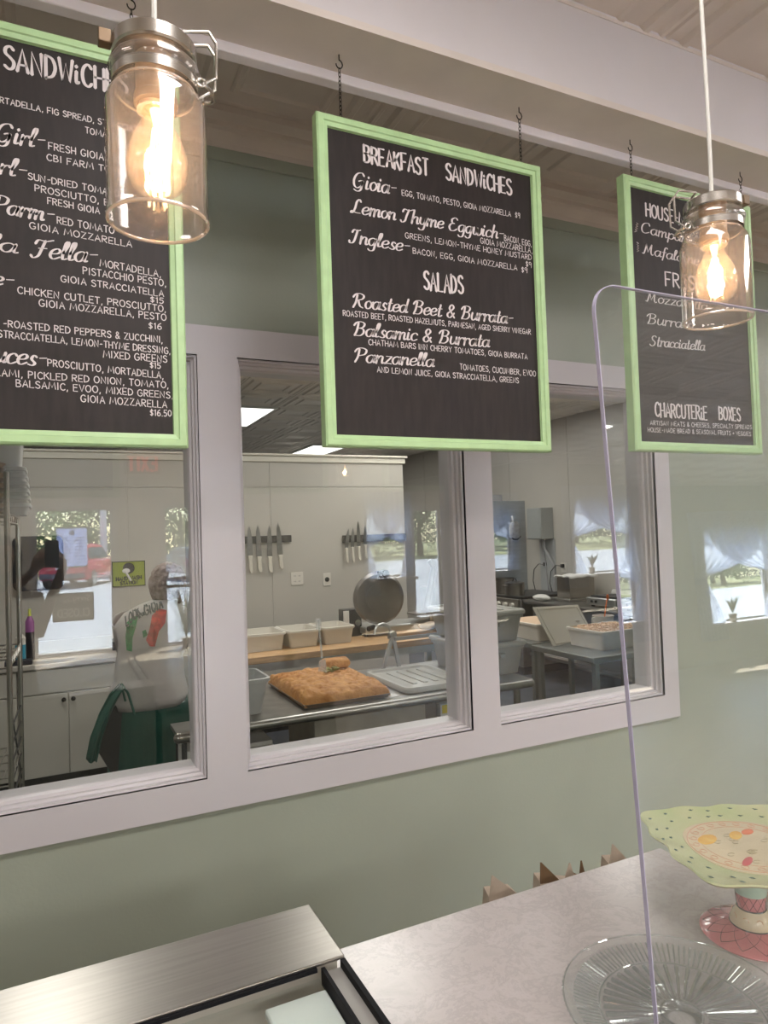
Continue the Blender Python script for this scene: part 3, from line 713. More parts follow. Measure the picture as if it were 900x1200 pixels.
MB().box(PZ(298, 1155, DT-.026).x, .3585, .34, 1.008, DT-.040, DT-.0265).build('white_shelf', mat('white_shelf', (.74, .77, .75), .65), dc, bevel=.003)
MB().box(PZ(330, 1178, DT-.026).x, .330, .40, .88, DT-.0265, DT-.024).build('shelf_liner', mat('liner', (.80, .83, .80), .6), dc, smooth=False)

# ---- acrylic guard: upright sheet with rounded corner, leaning slightly away at the top
pl = thing('sneeze_guard', 'clear acrylic counter screen with a rounded corner and pale lilac edge', 'screen', (1.2, .565, MT+.001))
TL = .0457
def pg(x, zr): return Vector((x, .597+TL*zr, CAM_H+zr))
xl_, zt_ = .577, PY(743, 339, .612).z-CAM_H; rad = .035; zb_ = -.755; xr_ = 1.9
outl = [(xr_, zb_), (xr_, zt_)] + [(xl_+rad-rad*sin(t), zt_-rad+rad*cos(t)) for t in [k*pi/2/8 for k in range(9)]] + [(xl_+.014, zb_)]
th = Vector((0, .0055, 0))
MB().prism([pg(*q) for q in outl], th).build('sheet', m_plexi, pl, smooth=False)
ed = MB(); op = outl[1:]
q1 = [pg(*q) for q in op]
for i in range(len(q1)-1):
    a, b_ = q1[i], q1[i+1]; d_ = (b_-a).normalized(); nrm_ = d_.cross(th).normalized()*.0006
    ed.add([a+nrm_, b_+nrm_, b_+th+nrm_, a+th+nrm_, a-nrm_, b_-nrm_, b_+th-nrm_, a+th-nrm_], [(0, 1, 2, 3), (4, 7, 6, 5), (0, 4, 5, 1), (3, 2, 6, 7)])
ed.build('polished_edge', m_plexi_edge, pl, smooth=False)
MB().box(1.30, 1.34, .54, .60, MT, MT+.03).build('foot_clamp', m_nickel, pl, bevel=.002)

# ---- pressed glass cake plate
m_pglass = thin_glass('pressed_glass', (.985, .99, .99), r0=.04, rough=.04, haze=.04, hazecol=(.8, .86, .86), power=3.0)
m_prib = thin_glass('pressed_glass_ribs', (.90, .925, .925), r0=.10, rough=.06, haze=.10, hazecol=(.8, .86, .86), power=2.5)
gp = thing('glass_plate', 'clear pressed glass cake plate with radiating ribs on the marble', 'plate', (.846, .775, MT+.001))
PC = (.846, .775, MT+.001)
def flute(a, r, z):
    if r > .118: return 1+.006*cos(96*a)
    return 1
top = [(0, .0105), (.028, .0105), (.030, .0085), (.118, .0100), (.122, .0125), (.150, .0200), (.160, .0225), (.171, .026), (.174, .0275)]
bot = [(.176, .0265), (.172, .0235), (.160, .018), (.150, .0155), (.122, .0085), (.118, .0055), (.030, .0045), (.028, .004), (0, .004)]
MB().lathe(top+bot, PC, 192, rad=flute).build('dish', m_pglass, gp, angle=50)
MB().lathe([(.020, .0), (.031, .0), (.031, .004), (.020, .004)], PC, 32, closed=True).build('foot_ring', m_pglass, gp)
rib = MB()
for k in range(40):
    a = 2*pi*k/40; e = Vector((cos(a), sin(a), 0)); C = Vector(PC)
    rib.tube([C+e*.038+Vector((0, 0, .0095)), C+e*.07+Vector((0, 0, .0108)), C+e*.114+Vector((0, 0, .0112))], [.0012, .0024, .0036], 6)
rib.build('radial_ribs', m_prib, gp, kind='stuff')
flt = MB()
for k in range(110):
    a = 2*pi*k/110; e = Vector((cos(a), sin(a), 0)); C = Vector(PC)
    flt.tube([C+e*.123+Vector((0, 0, .0135)), C+e*.158+Vector((0, 0, .0225))], [.0013, .0018], 5)
flt.build('rim_flutes', m_prib, gp, kind='stuff')
for q, z in ((.174, .0272), (.120, .0125), (.030, .0105)):
    MB().tube([(PC[0]+q*cos(t), PC[1]+q*sin(t), PC[2]+z) for t in [2*pi*i/96 for i in range(96)]], .0013, 6, closed=True).build('glass_ring', m_prib, gp)

# ---- ceramic cake stand
SC = Vector((1.14, .872, MT)); SZ = 1.75-.60
m_cer_g = mat('celadon_glaze', (.50, .56, .30), .15, col2=(.60, .60, .36), nscale=9, coat=.4)
m_cer_c = mat('cream_glaze', (.74, .61, .42), .15, noise=.06, nscale=10, coat=.4)
m_cer_p = mat('pink_glaze', (.66, .20, .22), .15, noise=.1, nscale=14, coat=.4)
m_cer_m = mat('mint_glaze', (.45, .60, .48), .15, noise=.08, nscale=14, coat=.4)
m_blk = mat('black_glaze', (.015, .015, .02), .2)
m_brn = mat('terracotta_line_glaze', (.62, .30, .17), .3)
st_ = thing('cake_stand', 'footed ceramic cake stand with scalloped green rim and painted fruit', 'cake stand', (SC.x, SC.y, MT))
def srad(a, r=1, z=0):
    q = cos(4*(a-radians(112)))          # four drawn-out corners
    w_ = .5+.5*q
    return 1+(.22*w_**1.5+.035*cos(12*(a-radians(112))))*min(1, max(0, (r-.07)/.08))
PZ0 = SZ-MT
prof = [(0, PZ0), (.10, PZ0), (.104, PZ0+.001), (.122, PZ0+.003), (.150, PZ0+.010), (.158, PZ0+.0125), (.1595, PZ0+.010), (.156, PZ0+.006), (.12, PZ0-.008), (.05, PZ0-.012), (0, PZ0-.012)]
MB().lathe(prof, SC, 96, rad=srad).build('plate_top', m_cer_g, st_, angle=50)
MB().lathe([(0, PZ0+.0006), (.106, PZ0+.0006), (.106, PZ0+.0022), (.1045, PZ0+.0024), (0, PZ0+.0010)], SC, 64, rad=lambda a, r, z: 1+.06*(.5+.5*cos(4*(a-radians(112))))).build('painted_centre', m_cer_c, st_)
fr = MB()
def sp(a, r, z=PZ0+.0019): return SC+Vector((r*cos(a), r*sin(a), z))
for k in range(22):   # scroll border
    a = 2*pi*k/22; c = sp(a, .092)
    fr.tube([c+Vector((.0085*cos(t+a)*(1-.05*i), .0085*sin(t+a)*(1-.05*i), 0)) for i, t in enumerate([j*pi/5 for j in range(12)])], .0010, 4)
fr.tube([sp(2*pi*k/48, .080) for k in range(48)], .0007, 4, closed=True); fr.tube([sp(2*pi*k/48, .103) for k in range(48)], .0012, 4, closed=True)
fr.build('border_scrolls', m_brn, st_)
def fruit(dx, dy, rx, ry, ang, m, nm):
    mb = MB(); mb.ball((0, 0, 0), 1, 14, (rx, ry, .0012)); mb.rot(RZ(ang)); mb.v = [(p[0]+SC.x+dx, p[1]+SC.y+dy, p[2]+SC.z+PZ0+.0020) for p in mb.v]; mb.build(nm, m, st_)
m_or = mat('orange_glaze', (.80, .42, .08), .2, col2=(.85, .55, .15), nscale=40); m_rd = mat('red_glaze', (.72, .20, .10), .2, noise=.2, nscale=40)
ff = lambda u, v: PZ(u, v, SZ)-SC
for (u, v, rx, ry, an, m, nm) in ((829, 985, .026, .015, .3, m_or, 'painted_pear'), (862, 980, .020, .011, .5, m_or, 'painted_lemon'), (876, 976, .016, .009, .2, m_rd, 'painted_apple'), (876, 1011, .022, .007, .4, mat('crimson_glaze', (.62, .10, .12), .2), 'painted_plum')):
    d = ff(u, v); fruit(d.x, d.y, rx, ry, an, m, nm)
lf = MB(); rr_ = random.Random(3)
for k in range(14):
    a = rr_.uniform(0, 2*pi); r_ = rr_.uniform(.02, .07); c = sp(a, r_)
    lf.tube([c+Vector((.008*cos(t), .005*sin(t), 0)) for t in [j*pi/4 for j in range(7)]], .0006, 4)
lf.build('painted_leaves', mat('olive_line_glaze', (.35, .30, .16), .3), st_)
sg = MB()
for k in range(44):
    a = 2*pi*k/44+rr_.uniform(-.05, .05); f_ = (.124 if k % 2 else .143); rr2 = f_*srad(a, f_); zz = PZ0+.003+(f_-.122)/(.028)*.007+.0012
    c = SC+Vector((rr2*cos(a), rr2*sin(a), zz))
    for j in range(4):
        t = a+(j-1.5)*.75; sg.tube([c, c+Vector((.0055*cos(t), .0055*sin(t), .0004))], [.0009, .0004], 4)
sg.build('rim_sprigs', mat('dark_green_glaze', (.05, .12, .09), .3), st_, kind='stuff')
def ped(nm, pr, m, n_=40, rad=None): return MB().lathe(pr, SC, n_, rad=rad).build(nm, m, st_)
ped('base_disc', [(0, 0), (.086, 0), (.089, .003), (.085, .007), (.06, .014), (.036, .020), (0, .020)], m_cer_p)
ped('cream_collar', [(0, .020), (.037, .020), (.0375, .026), (.032, .038), (.024, .048), (0, .048)], m_cer_c)
ped('pink_band', [(0, .050), (.0235, .050), (.0260, .075), (0, .075)], m_cer_p)
ped('mint_neck', [(0, .075), (.0265, .075), (.030, .10), (.040, .125), (.055, PZ0-.011), (0, PZ0-.011)], m_cer_m)
bk = MB()
for r_, z in ((.0372, .0205), (.0240, .0492)): bk.tube([SC+Vector((r_*cos(t), r_*sin(t), z)) for t in [2*pi*k/32 for k in range(32)]], .0014, 6, closed=True)
for k in range(12):
    for s_ in (-1, 1):
        bk.tube([SC+Vector(((.0242+.0018*j/4)*1.01*cos(2*pi*k/12+s_*j*.13), (.0242+.0018*j/4)*1.01*sin(2*pi*k/12+s_*j*.13), .051+.006*j)) for j in range(5)], .0004, 4)
for k in range(14):
    for s_ in (-1, 1):
        bk.tube([SC+Vector(((.083-.043*j/5)*cos(2*pi*k/14+s_*j*.11), (.083-.043*j/5)*sin(2*pi*k/14+s_*j*.11), .0082+.0105*j/5)) for j in range(6)], .0005, 4)
bk.build('black_lines', m_blk, st_)
cl = MB()
for k in range(9):
    a = 2*pi*k/9; cl.tube([SC+Vector(((.0335-.0005*i)*cos(a+.16*cos(t)), (.0335-.0005*i)*sin(a+.16*cos(t)), .034+.007*sin(t))) for i, t in enumerate([j*pi/4 for j in range(8)])], .0006, 4)
cl.build('collar_scrolls', m_brn, st_)

# ---- kraft paper bags standing behind the counter
m_kraft = mat('kraft_paper', (.47, .38, .30), .75, noise=.1, nscale=30); m_kraft2 = mat('kraft_inside', (.17, .10, .05), .8)
def bag(x0, x1, zt, lean, label, m, dk=False):
    y = 1.262; r = thing('paper_bag', label, 'paper bag', ((x0+x1)/2, y, .70), 'paper bags standing behind the counter')
    w_ = x1-x0
    b_ = MB(); b_.add([(x0-w_*.2, y-.02, .70), (x1+w_*.3, y-.02, .70), (x1+w_*.3, y+.05, .70), (x0-w_*.2, y+.05, .70), (x0, y-.006, zt-.045), (x1, y-.006, zt-.055), (x1, y+.03, zt-.05), (x0+.01, y+.03, zt-.04)], [(0, 3, 2, 1), (0, 1, 5, 4), (1, 2, 6, 5), (2, 3, 7, 6), (3, 0, 4, 7), (4, 5, 6, 7)])
    b_.build('bag_body', m, r, smooth=False)
    f = MB(); px_ = x0+lean*w_
    f.prism([(x0, y-.006, zt-.05), (x1, y-.006, zt-.055), (px_+.003, y-.008, zt), (px_, y-.008, zt)], (0, .0015, 0))
    f.build('folded_corner', m_kraft2 if dk else m, r, smooth=False)
    return r
bag(.822, .895, 1.75-.742, .1, 'kraft paper bag corner, leftmost of those behind the counter', m_kraft)
bag(.958, 1.015, 1.75-.745, .02, 'open paper bag with a dark brown inside, second behind the counter', m_kraft, True)
bag(1.018, 1.062, 1.75-.765, .5, 'small pale paper bag tip between the dark one and its neighbour', m_kraft)
bag(1.066, 1.092, 1.75-.768, .3, 'smallest dark paper bag tip behind the counter edge', m_kraft2)
bag(1.160, 1.225, 1.75-.752, .15, 'kraft paper bag with two points, rightmost behind the counter', m_kraft)
tf = thing('back_shelf', 'low shelf behind the counter carrying the paper bags', 'shelf', (1.02, 1.3, 0))
MB().box(.7, 1.35, 1.215, 1.36, .66, .70).build('shelf_top', m_cream, tf, smooth=False)
MB().box(.72, 1.33, 1.225, 1.35, 0, .66).build('shelf_body', m_cream, tf, smooth=False)
# ================================================================== KITCHEN THINGS
def rrect(x0, x1, y0, y1, r, z, k=4):
    P = []
    for (cx, cy, a0) in ((x1-r, y0+r, -pi/2), (x1-r, y1-r, 0), (x0+r, y1-r, pi/2), (x0+r, y0+r, pi)):
        for i in range(k+1): a = a0+pi/2*i/k; P.append((cx+r*cos(a), cy+r*sin(a), z))
    return P
def rloft(mb, x0, x1, y0, y1, prof, r=.03, cap0=True, cap1=True, k=4):
    o = len(mb.v); n = 4*(k+1)
    for (i, z) in prof: mb.v += rrect(x0+i, x1-i, y0+i, y1-i, max(.004, r-i*.5), z, k)
    for j in range(len(prof)-1):
        for c in range(n): mb.f.append((o+j*n+c, o+j*n+(c+1) % n, o+(j+1)*n+(c+1) % n, o+(j+1)*n+c))
    if cap0: mb.f.append(tuple(o+c for c in range(n))[::-1])
    if cap1: mb.f.append(tuple(o+(len(prof)-1)*n+c for c in range(n)))
    return mb
def tub(mb, x0, x1, y0, y1, z0, z1, tp=.02, rim=.012, r=.04):
    h = z1-z0
    return rloft(mb, x0, x1, y0, y1, [(tp+rim, z0), (rim*.9+.001, z1-.02), (0, z1-.018), (0, z1-.002), (.003, z1), (rim+.002, z1), (rim+.004, z1-.02), (tp+rim+.004, z0+.005)], r)
def lid(mb, x0, x1, y0, y1, z, h=.022, r=.05):
    rloft(mb, x0, x1, y0, y1, [(.004, z), (0, z+.004), (0, z+h*.7), (.006, z+h), (.022, z+h), (.03, z+h*.55), (.06, z+h*.55), (.07, z+h*.75)], r)
    for i in range(4):
        x = x0+.11+(x1-x0-.22)*i/3; mb.box(x-.012, x+.012, y0+.11, y1-.11, z+h*.7, z+h*.95)
    return mb
m_tote = mat('grey_tote_plastic', (.37, .365, .35), .45, noise=.05, nscale=6)
m_toteclear = mat('clouded_tote_plastic', (.33, .32, .295), .35, noise=.1, nscale=7)
m_lidg = mat('grey_lid_plastic', (.44, .43, .40), .4, noise=.04, nscale=6)
m_wood = mat('maple_top', (.52, .32, .16), .45, noise=.18, nscale=4, stretch=(2, 14, 14))
m_dark = mat('dark_metal', (.045, .045, .05), .45, .4)

# front steel work table behind the glass
TZ = .90; ty0, ty1 = 3.14, 3.95
tb_ = thing('work_table', 'long stainless work table with rolled edge just behind the kitchen windows', 'table', (1.43, 3.5, 0))
tm = MB(); tm.box(.70, 2.41, ty0+.012, ty1, TZ-.02, TZ); tm.tube([(.71, ty0+.012, TZ-.022), (2.40, ty0+.012, TZ-.022)], .022, 14)
tm.tube([(.71, ty0+.012, TZ-.022), (.71, ty1-.02, TZ-.022)], .02, 10); tm.tube([(2.40, ty0+.012, TZ-.022), (2.40, ty1-.02, TZ-.022)], .02, 10)
tm.build('steel_top', m_steel_d, tb_)
for x in (.78, 1.46, 2.33):
    for y in (3.2, 3.87):
        if x == 1.46 and y == 3.2: continue
        MB().cyl((x, y, 0), (x, y, TZ-.02), .02, 12).build('leg', m_steel, tb_)
MB().box(.74, 2.37, 3.3, 3.90, .50, .52).build('under_shelf', m_steel_d, tb_)
# carton box under the table, and small goods on the shelf
bx_ = thing('carton', 'large plain beige carton under the steel table below the focaccia', 'box', (1.5, 3.5, .521))
MB().box(1.16, 1.80, 3.31, 3.75, .521, .855).build('carton_body', mat('beige_carton', (.34, .31, .26), .7, noise=.08, nscale=10), bx_, bevel=.004)
MB().box(1.80, 1.875, 3.32, 3.74, .521, .85).build('dark_side_flap', mat('brown_flap', (.14, .11, .09), .7), bx_, smooth=False)
yb_ = thing('supply_box', 'white supply box with a yellow label, right end under the steel table', 'box', (2.02, 3.4, .521))
MB().box(1.90, 2.15, 3.32, 3.6, .521, .79).build('box_body', m_paper, yb_, bevel=.003)
MB().box(1.91, 1.945, 3.317, 3.32, .74, .785).build('yellow_label', mat('yellow_print', (.8, .62, .04), .5), yb_, smooth=False)
for x in (1.97, 2.03): MB().box(x, x+.012, 3.312, 3.32, .70, .80).build('clip', m_black, yb_, smooth=False)
cb_ = thing('card_tray', 'white folded card trays on the shelf at the left end of the steel table', 'tray', (.85, 3.5, .521))
q = MB(); 
for k in range(4): q.box(.78+.01*k, .98-.01*k, 3.34, 3.65, .64+.028*k, .660+.028*k)
q.build('stacked_cards', m_paper, cb_, smooth=False)
q = MB().prism([(.80, 3.32, .57), (1.06, 3.32, .57), (1.01, 3.32, .62), (.83, 3.32, .635)], (0, .32, 0)); q.build('folded_tray', m_paper, cb_, smooth=False)
MB().cyl((.86, 3.318, .595), (.86, 3.32, .595), .014, 12).build('round_hole', m_black, cb_)
MB().box(.78, 1.04, 3.34, 3.68, .521, .57).build('base_sheet', m_dark, cb_, smooth=False)

# focaccia on its sheet pan
from mathutils import noise as NS
pn = thing('sheet_pan', 'shallow aluminium sheet pan under the big focaccia', 'pan', (1.3, 3.52, TZ+.001))
fx0, fx1, fy0, fy1 = 1.075, 1.545, 3.20, 3.84
rloft(MB(), fx0, fx1, fy0, fy1, [(.016, TZ+.001), (0, TZ+.024), (-.004, TZ+.024), (-.003, TZ+.021), (.012, TZ+.0005)], .02).build('pan', m_steel, pn)
m_bread = mat('focaccia_crust', (.64, .32, .10), .65, col2=(.42, .17, .04), nscale=16, bump=1.0, bscale=55)
def fbread(u, v, top):
    bx0, bx1, by0, by1 = fx0+.002, fx1-.002, fy0+.002, fy1-.002
    e = min(u, 1-u, v, 1-v); k = min(1, e/.09); s = sqrt(max(0, 1-(1-k)**2))
    x = bx0+(bx1-bx0)*u; y = by0+(by1-by0)*v
    n_ = NS.noise(Vector((x*22, y*22, 3)))*.010+NS.noise(Vector((x*60, y*60, 9)))*.005+NS.noise(Vector((x*7, y*7, 1)))*.014
    if not top: return (x, y, TZ+.012)
    dm = -0.012*max(0, 1-((((u*6) % 1)-.5)**2+(((v*8) % 1)-.5)**2)*14)
    return (x+.012*NS.noise(Vector((y*9, 2, 1)))*(1 if abs(u-.5) > .45 else 0), y, TZ+.014+s*(.064+n_+dm*s))
br = thing('focaccia', 'large golden brown focaccia slab filling a sheet pan', 'bread', (1.3, 3.52, TZ+.012))
mb = MB(); mb.grid(lambda u, v: fbread(u, v, True), 70, 90); mb.grid(lambda u, v: fbread(1-u, v, False), 4, 4); mb.build('loaf', m_bread, br, angle=80)
sl = thing('focaccia_piece', 'cut focaccia piece with green filling lying on top of the big slab', 'bread', (1.42, 3.72, .975))
mb = MB()
def pc(u, v):
    a = 2*pi*u; b_ = pi*v-pi/2; n_ = 1+.12*NS.noise(Vector((cos(a)*2, sin(a)*2, v*3)))
    q = lambda t: math.copysign(abs(t)**.5, t)
    return (1.45+.085*q(cos(a))*cos(b_)**.4*n_, 3.74+.06*q(sin(a))*cos(b_)**.4*n_, 1.005+.028*sin(b_)*n_)
mb.grid(pc, 32, 16); mb.build('crust', m_bread, sl, angle=80)
mb = MB()
for k in range(26):
    x = 1.385+random.uniform(-.03, .06); y = 3.66+random.uniform(-.01, .02); mb.ball((x, y, .985+random.uniform(-.01, .012)), .009, 6, (1.4, 1, .6))
mb.build('green_filling', mat('herb_green', (.25, .25, .07), .6, noise=.4, nscale=60), sl)
# clear serving spatula stuck upright in the bread
m_clr = thin_glass('clear_plastic_tool', (.93, .95, .96), r0=.12, haze=.25, hazecol=(.9, .92, .95))
a = PY(373, 727, 3.62); b_ = PY(379, 786, 3.55)
sv = thing('serving_spatula', 'clear plastic spatula standing upright in the focaccia', 'spatula', tuple(b_))
mb = MB(); d = (a-b_); mb.tube([b_+d*.25, b_+d*.99], .006, 8); mb.build('handle', m_clr, sv)
MB().box(a.x-.016, a.x+.016, a.y-.003, a.y+.003, a.z-.05, a.z+.01).build('grip', m_clr, sv, bevel=.002)
MB().prism([b_+Vector((-.03, 0, .0)), b_+Vector((.02, 0, -.01)), b_+Vector((.015, 0, .06)), b_+Vector((-.02, 0, .06))], (0, .004, 0)).build('blade', m_clr, sv, smooth=False)
# totes, lids
x0, x1 = PY(501, 715, 3.85).x, PY(616, 715, 3.3).x
def tote(zb, zt, label, clouded=True):
    r = thing('storage_tote', label, 'tote', ((x0+x1)/2, 3.55, zb), 'stacked grey totes')
    tub(MB(), x0, x1, 3.3, 3.85, zb, zt, .025).build('tote_body', m_toteclear if clouded else m_tote, r)
    MB().box(x0+.16, x1-.16, 3.3-.01, 3.305, zt-.06, zt-.035).build('hand_grip', m_tote, r, bevel=.003)
    return r
tote(TZ+.001, TZ+.165, 'lower grey tote of the stack beside the window post')
l1 = MB(); lid(l1, x0-.012, x1+.012, 3.288, 3.862, TZ+.166, .024); tag(l1.build('tote_lid', m_lidg, None), 'grey lid between the two stacked totes', 'lid', 'stacked tote lids')
zz = TZ+.191
tote(zz, zz+.155, 'upper grey tote of the stack beside the window post, holding clouded contents')
l1 = MB(); lid(l1, x0-.012, x1+.012, 3.288, 3.862, zz+.156, .026); tag(l1.build('tote_lid', m_lidg, None), 'grey lid on top of the two stacked totes', 'lid', 'stacked tote lids')
lx0 = PZ(470, 812, TZ).x
l1 = MB(); lid(l1, lx0, min(lx0+.42, x0-.03), 3.20, 3.76, TZ+.002, .03); tag(l1.build('loose_lid', m_lidg, None), 'loose grey ribbed tote lid lying flat beside the focaccia', 'lid')
nt_ = MB(); c = PZ(458, 816, TZ); nt_.box(c.x-.05, c.x+.04, c.y-.03, c.y+.04, TZ+.001, TZ+.003, RZ(.3), (c.x, c.y, 0)); tag(nt_.build('paper_slip', m_paper, None, smooth=False), 'small white paper slip on the table between pan and lid', 'paper')
bt = thing('bus_tub', 'pale grey plastic tub at the left end of the steel table', 'tub', (.8, 3.4, TZ+.001))
xr = PY(317, 800, 3.25).x
tub(MB(), xr-.17, xr, 3.22, 3.52, TZ+.001, TZ+.175, .03).build('tub_body', mat('pale_tub', (.42, .42, .41), .4), bt)
# A-frame press
fr_ = thing('bench_cutter', 'aluminium bench cutter on splayed legs with a wooden bed, behind the loose lid', 'kitchen tool', (1.9, 3.86, TZ))
ya = 3.86; ap = PY(461, 744, ya); f1 = PY(450, 787, ya); f2 = PY(469, 788, ya-.02)
m_alu = mat('cast_aluminium', (.50, .50, .49), .35, .9, noise=.06, nscale=14)
for f_ in (f1, f2):
    f_.z = TZ+.004
    mb = MB(); mb.prism([f_+Vector((-.012, 0, 0)), f_+Vector((.012, 0, 0)), ap+Vector((.012, 0, .0)), ap+Vector((-.012, 0, .0))], (0, .02, 0)); mb.build('splayed_leg', m_alu, fr_, bevel=.002)
MB().cyl(ap+Vector((0, -.004, .0)), ap+Vector((0, .03, 0)), .024, 16).build('hinge_boss', m_alu, fr_)
e_ = PY(540, 748, ya)
MB().box(ap.x, e_.x+.05, ya-.02, ya+.09, ap.z-.035, ap.z-.012).build('bed_rail', m_alu, fr_, bevel=.003)
MB().box(ap.x+.02, e_.x+.05, ya-.01, ya+.08, ap.z-.012, ap.z+.006).build('wooden_bed', m_wood, fr_, smooth=False)
for sx in (ap.x-.06, e_.x-.04):
    mb = MB().tube([(sx+.055*cos(t), ya+.03, ap.z+.01+.06*sin(t)) for t in [k*pi/8 for k in range(9)]], .009, 8); mb.build('guide_arch', m_alu, fr_)
MB().box(e_.x+.0, e_.x+.03, ya, ya+.03, TZ+.001, ap.z-.035).build('far_leg', m_alu, fr_, smooth=False)
pb = thing('brown_paper_bundle', 'crumpled brown paper bundle on the bench cutter bed', 'paper', (1.98, ya+.03, ap.z+.006))
c = PY(503, 734, ya+.03); mb = MB(); mb.ball((c.x, c.y, ap.z+.03), 1, 14, (.085, .03, .024)); mb.v = [tuple(Vector(p)+Vector(p).normalized()*0+NS.noise_vector(Vector(p)*30)*.008) for p in mb.v]; mb.build('bundle', m_kraft, pb)

# wood-topped back table
WZ = .95; wy0 = 4.5; wy1 = 5.35
wt = thing('bakers_table', 'maple topped back table on a steel frame under the knives', 'table', (1.9, 4.9, 0))
MB().box(.95, 3.0, wy0, wy1, WZ-.045, WZ).build('wooden_top', m_wood, wt, bevel=.003)
MB().box(.97, 2.98, wy0+.01, wy0+.04, WZ-.10, WZ-.045).build('steel_apron', m_alu, wt, smooth=False)
for x in (1.0, 2.9):
    for y in (wy0+.06, wy1-.06): MB().box(x, x+.045, y-.02, y+.025, 0, WZ-.045).build('leg', m_alu, wt, smooth=False)
mb = MB()
for k in range(12): mb.box(1.0, 2.94, wy0+.08+.065*k, wy0+.09+.065*k, .60, .61)
for k in range(3): mb.box(1.0+.95*k, 1.02+.95*k, wy0+.06, wy1-.06, .59, .60)
mb.build('slatted_shelf', m_dark, wt, smooth=False)
for k, (u, v, r_) in enumerate(((408, 788, .10), (433, 783, .13), (386, 790, .09))):
    c = PY(u, v, wy0+.35); q = MB().lathe([(0, 0), (r_*.8, 0), (r_, .07), (r_*1.03, .07), (r_*.8, .008), (0, .008)], (c.x, c.y, .611), 24)
    tag(q.build('mixing_bowl', m_steel_d if k != 1 else m_kraft, None), ['small steel bowl under the maple table', 'wide tan bowl under the maple table', 'dark steel bowl behind the focaccia under the maple table'][k], 'bowl', 'bowls under the maple table')
ed_ = [284, 337, 378, 418]
for k in range(3):
    xa = PY(ed_[k], 750, 4.68).x+.004; xb = PY(ed_[k+1], 745, 4.68).x-.004
    if k == 0: xa -= .05
    zt = PY(370, 737, 4.68).z
    r = thing('dough_tub', ['left white rectangular tub on the maple table', 'middle white rectangular tub on the maple table', 'right white rectangular tub on the maple table, nearest the slicer'][k], 'tub', ((xa+xb)/2, 4.85, WZ+.001), 'white tubs on the maple table')
    tub(MB(), xa, xb, 4.68, 5.02, WZ+.001, zt, .018, .010, .03).build('tub_body', m_whiteplastic, r)
tm_ = thing('kitchen_timer', 'small black and white box with a dial by the slicer', 'timer', tuple(PZ(412, 728, WZ)))
a = PY(402, 715, 4.95); b_ = PY(424, 727, 4.95)
MB().box(a.x, b_.x, 4.95, 5.05, WZ+.001, a.z).build('case', m_black, tm_, bevel=.004)
MB().box(a.x, a.x+(b_.x-a.x)*.3, 4.943, 4.95, WZ+.012, a.z-.008).build('white_face', m_paper, tm_, smooth=False)
MB().cyl((b_.x-.04, 4.935, (WZ+a.z)/2), (b_.x-.04, 4.95, (WZ+a.z)/2), .024, 16).build('dial', m_nickel, tm_)
# slicer
sc_ = thing('meat_slicer', 'steel meat slicer with a big round blade guard on the maple table', 'slicer', tuple(PZ(460, 740, WZ)))
sy = 4.85; c = PY(446, 701, sy); R_ = .205
mb = MB(); mb.lathe([(0, .0), (R_*.80, 0), (R_*.83, .004), (R_*.98, .004), (R_, .009), (R_, .03), (R_*.9, .045), (0, .05)], (0, 0, 0), 56); mb.rot(RX(pi/2)); mb.rot(RZ(-.15)); mb.v = [(p[0]+c.x, p[1]+sy+.05, p[2]+c.z) for p in mb.v]
mb.build('blade_guard', mat('slicer_steel', (.17, .155, .14), .35, .8, noise=.1, nscale=9), sc_, angle=30)
mb = MB(); mb.lathe([(0, 0), (R_*.6, 0), (R_*.6, .006), (0, .008)], (0, 0, 0), 40); mb.rot(RX(pi/2)); mb.rot(RZ(-.15)); mb.v = [(p[0]+c.x+.01, p[1]+sy-.0, p[2]+c.z) for p in mb.v]; mb.build('blade_cover', mat('slicer_steel', (0, 0, 0)), sc_, angle=30)
b0 = PY(428, 742, sy); b1 = PY(505, 742, sy)
MB().box(b0.x, b1.x, sy-.02, sy+.30, WZ+.02, WZ+.075).build('base', m_alu, sc_, bevel=.01)
for dx in (0, b1.x-b0.x-.03):
    MB().cyl((b0.x+dx+.015, sy+.02, WZ+.001), (b0.x+dx+.015, sy+.02, WZ+.02), .015, 12).build('rubber_foot', m_black, sc_)
p = PY(505, 690, sy+.02); MB().box(p.x-.03, p.x+.03, sy, sy+.16, WZ+.075, PY(505, 688, sy).z).build('motor_housing', m_alu, sc_, bevel=.008)
p = PY(490, 720, sy); MB().box(p.x-.02, PY(528, 720, sy).x, sy-.06, sy+.16, p.z-.01, p.z+.006).build('carriage_table', m_steel, sc_, bevel=.002)
p = PY(508, 665, sy); q_ = PY(500, 712, sy)
MB().tube([q_, p, p+Vector((-.04, 0, .06))], [.03, .022, .018], 12).build('meat_pusher', m_alu, sc_)
p = PY(450, 672, sy); 
MB().cyl(p+Vector((0, -.04, 0)), p+Vector((0, .03, 0)), .028, 14).build('sharpener_knob', m_black, sc_)
MB().box(p.x-.05, p.x+.03, sy-.01, sy+.05, p.z-.05, p.z+.02).build('sharpener_body', m_dark, sc_, bevel=.005)
MB().cyl(PY(432, 737, sy-.04), PY(438, 735, sy), .02, 14).build('thickness_dial', m_black, sc_)

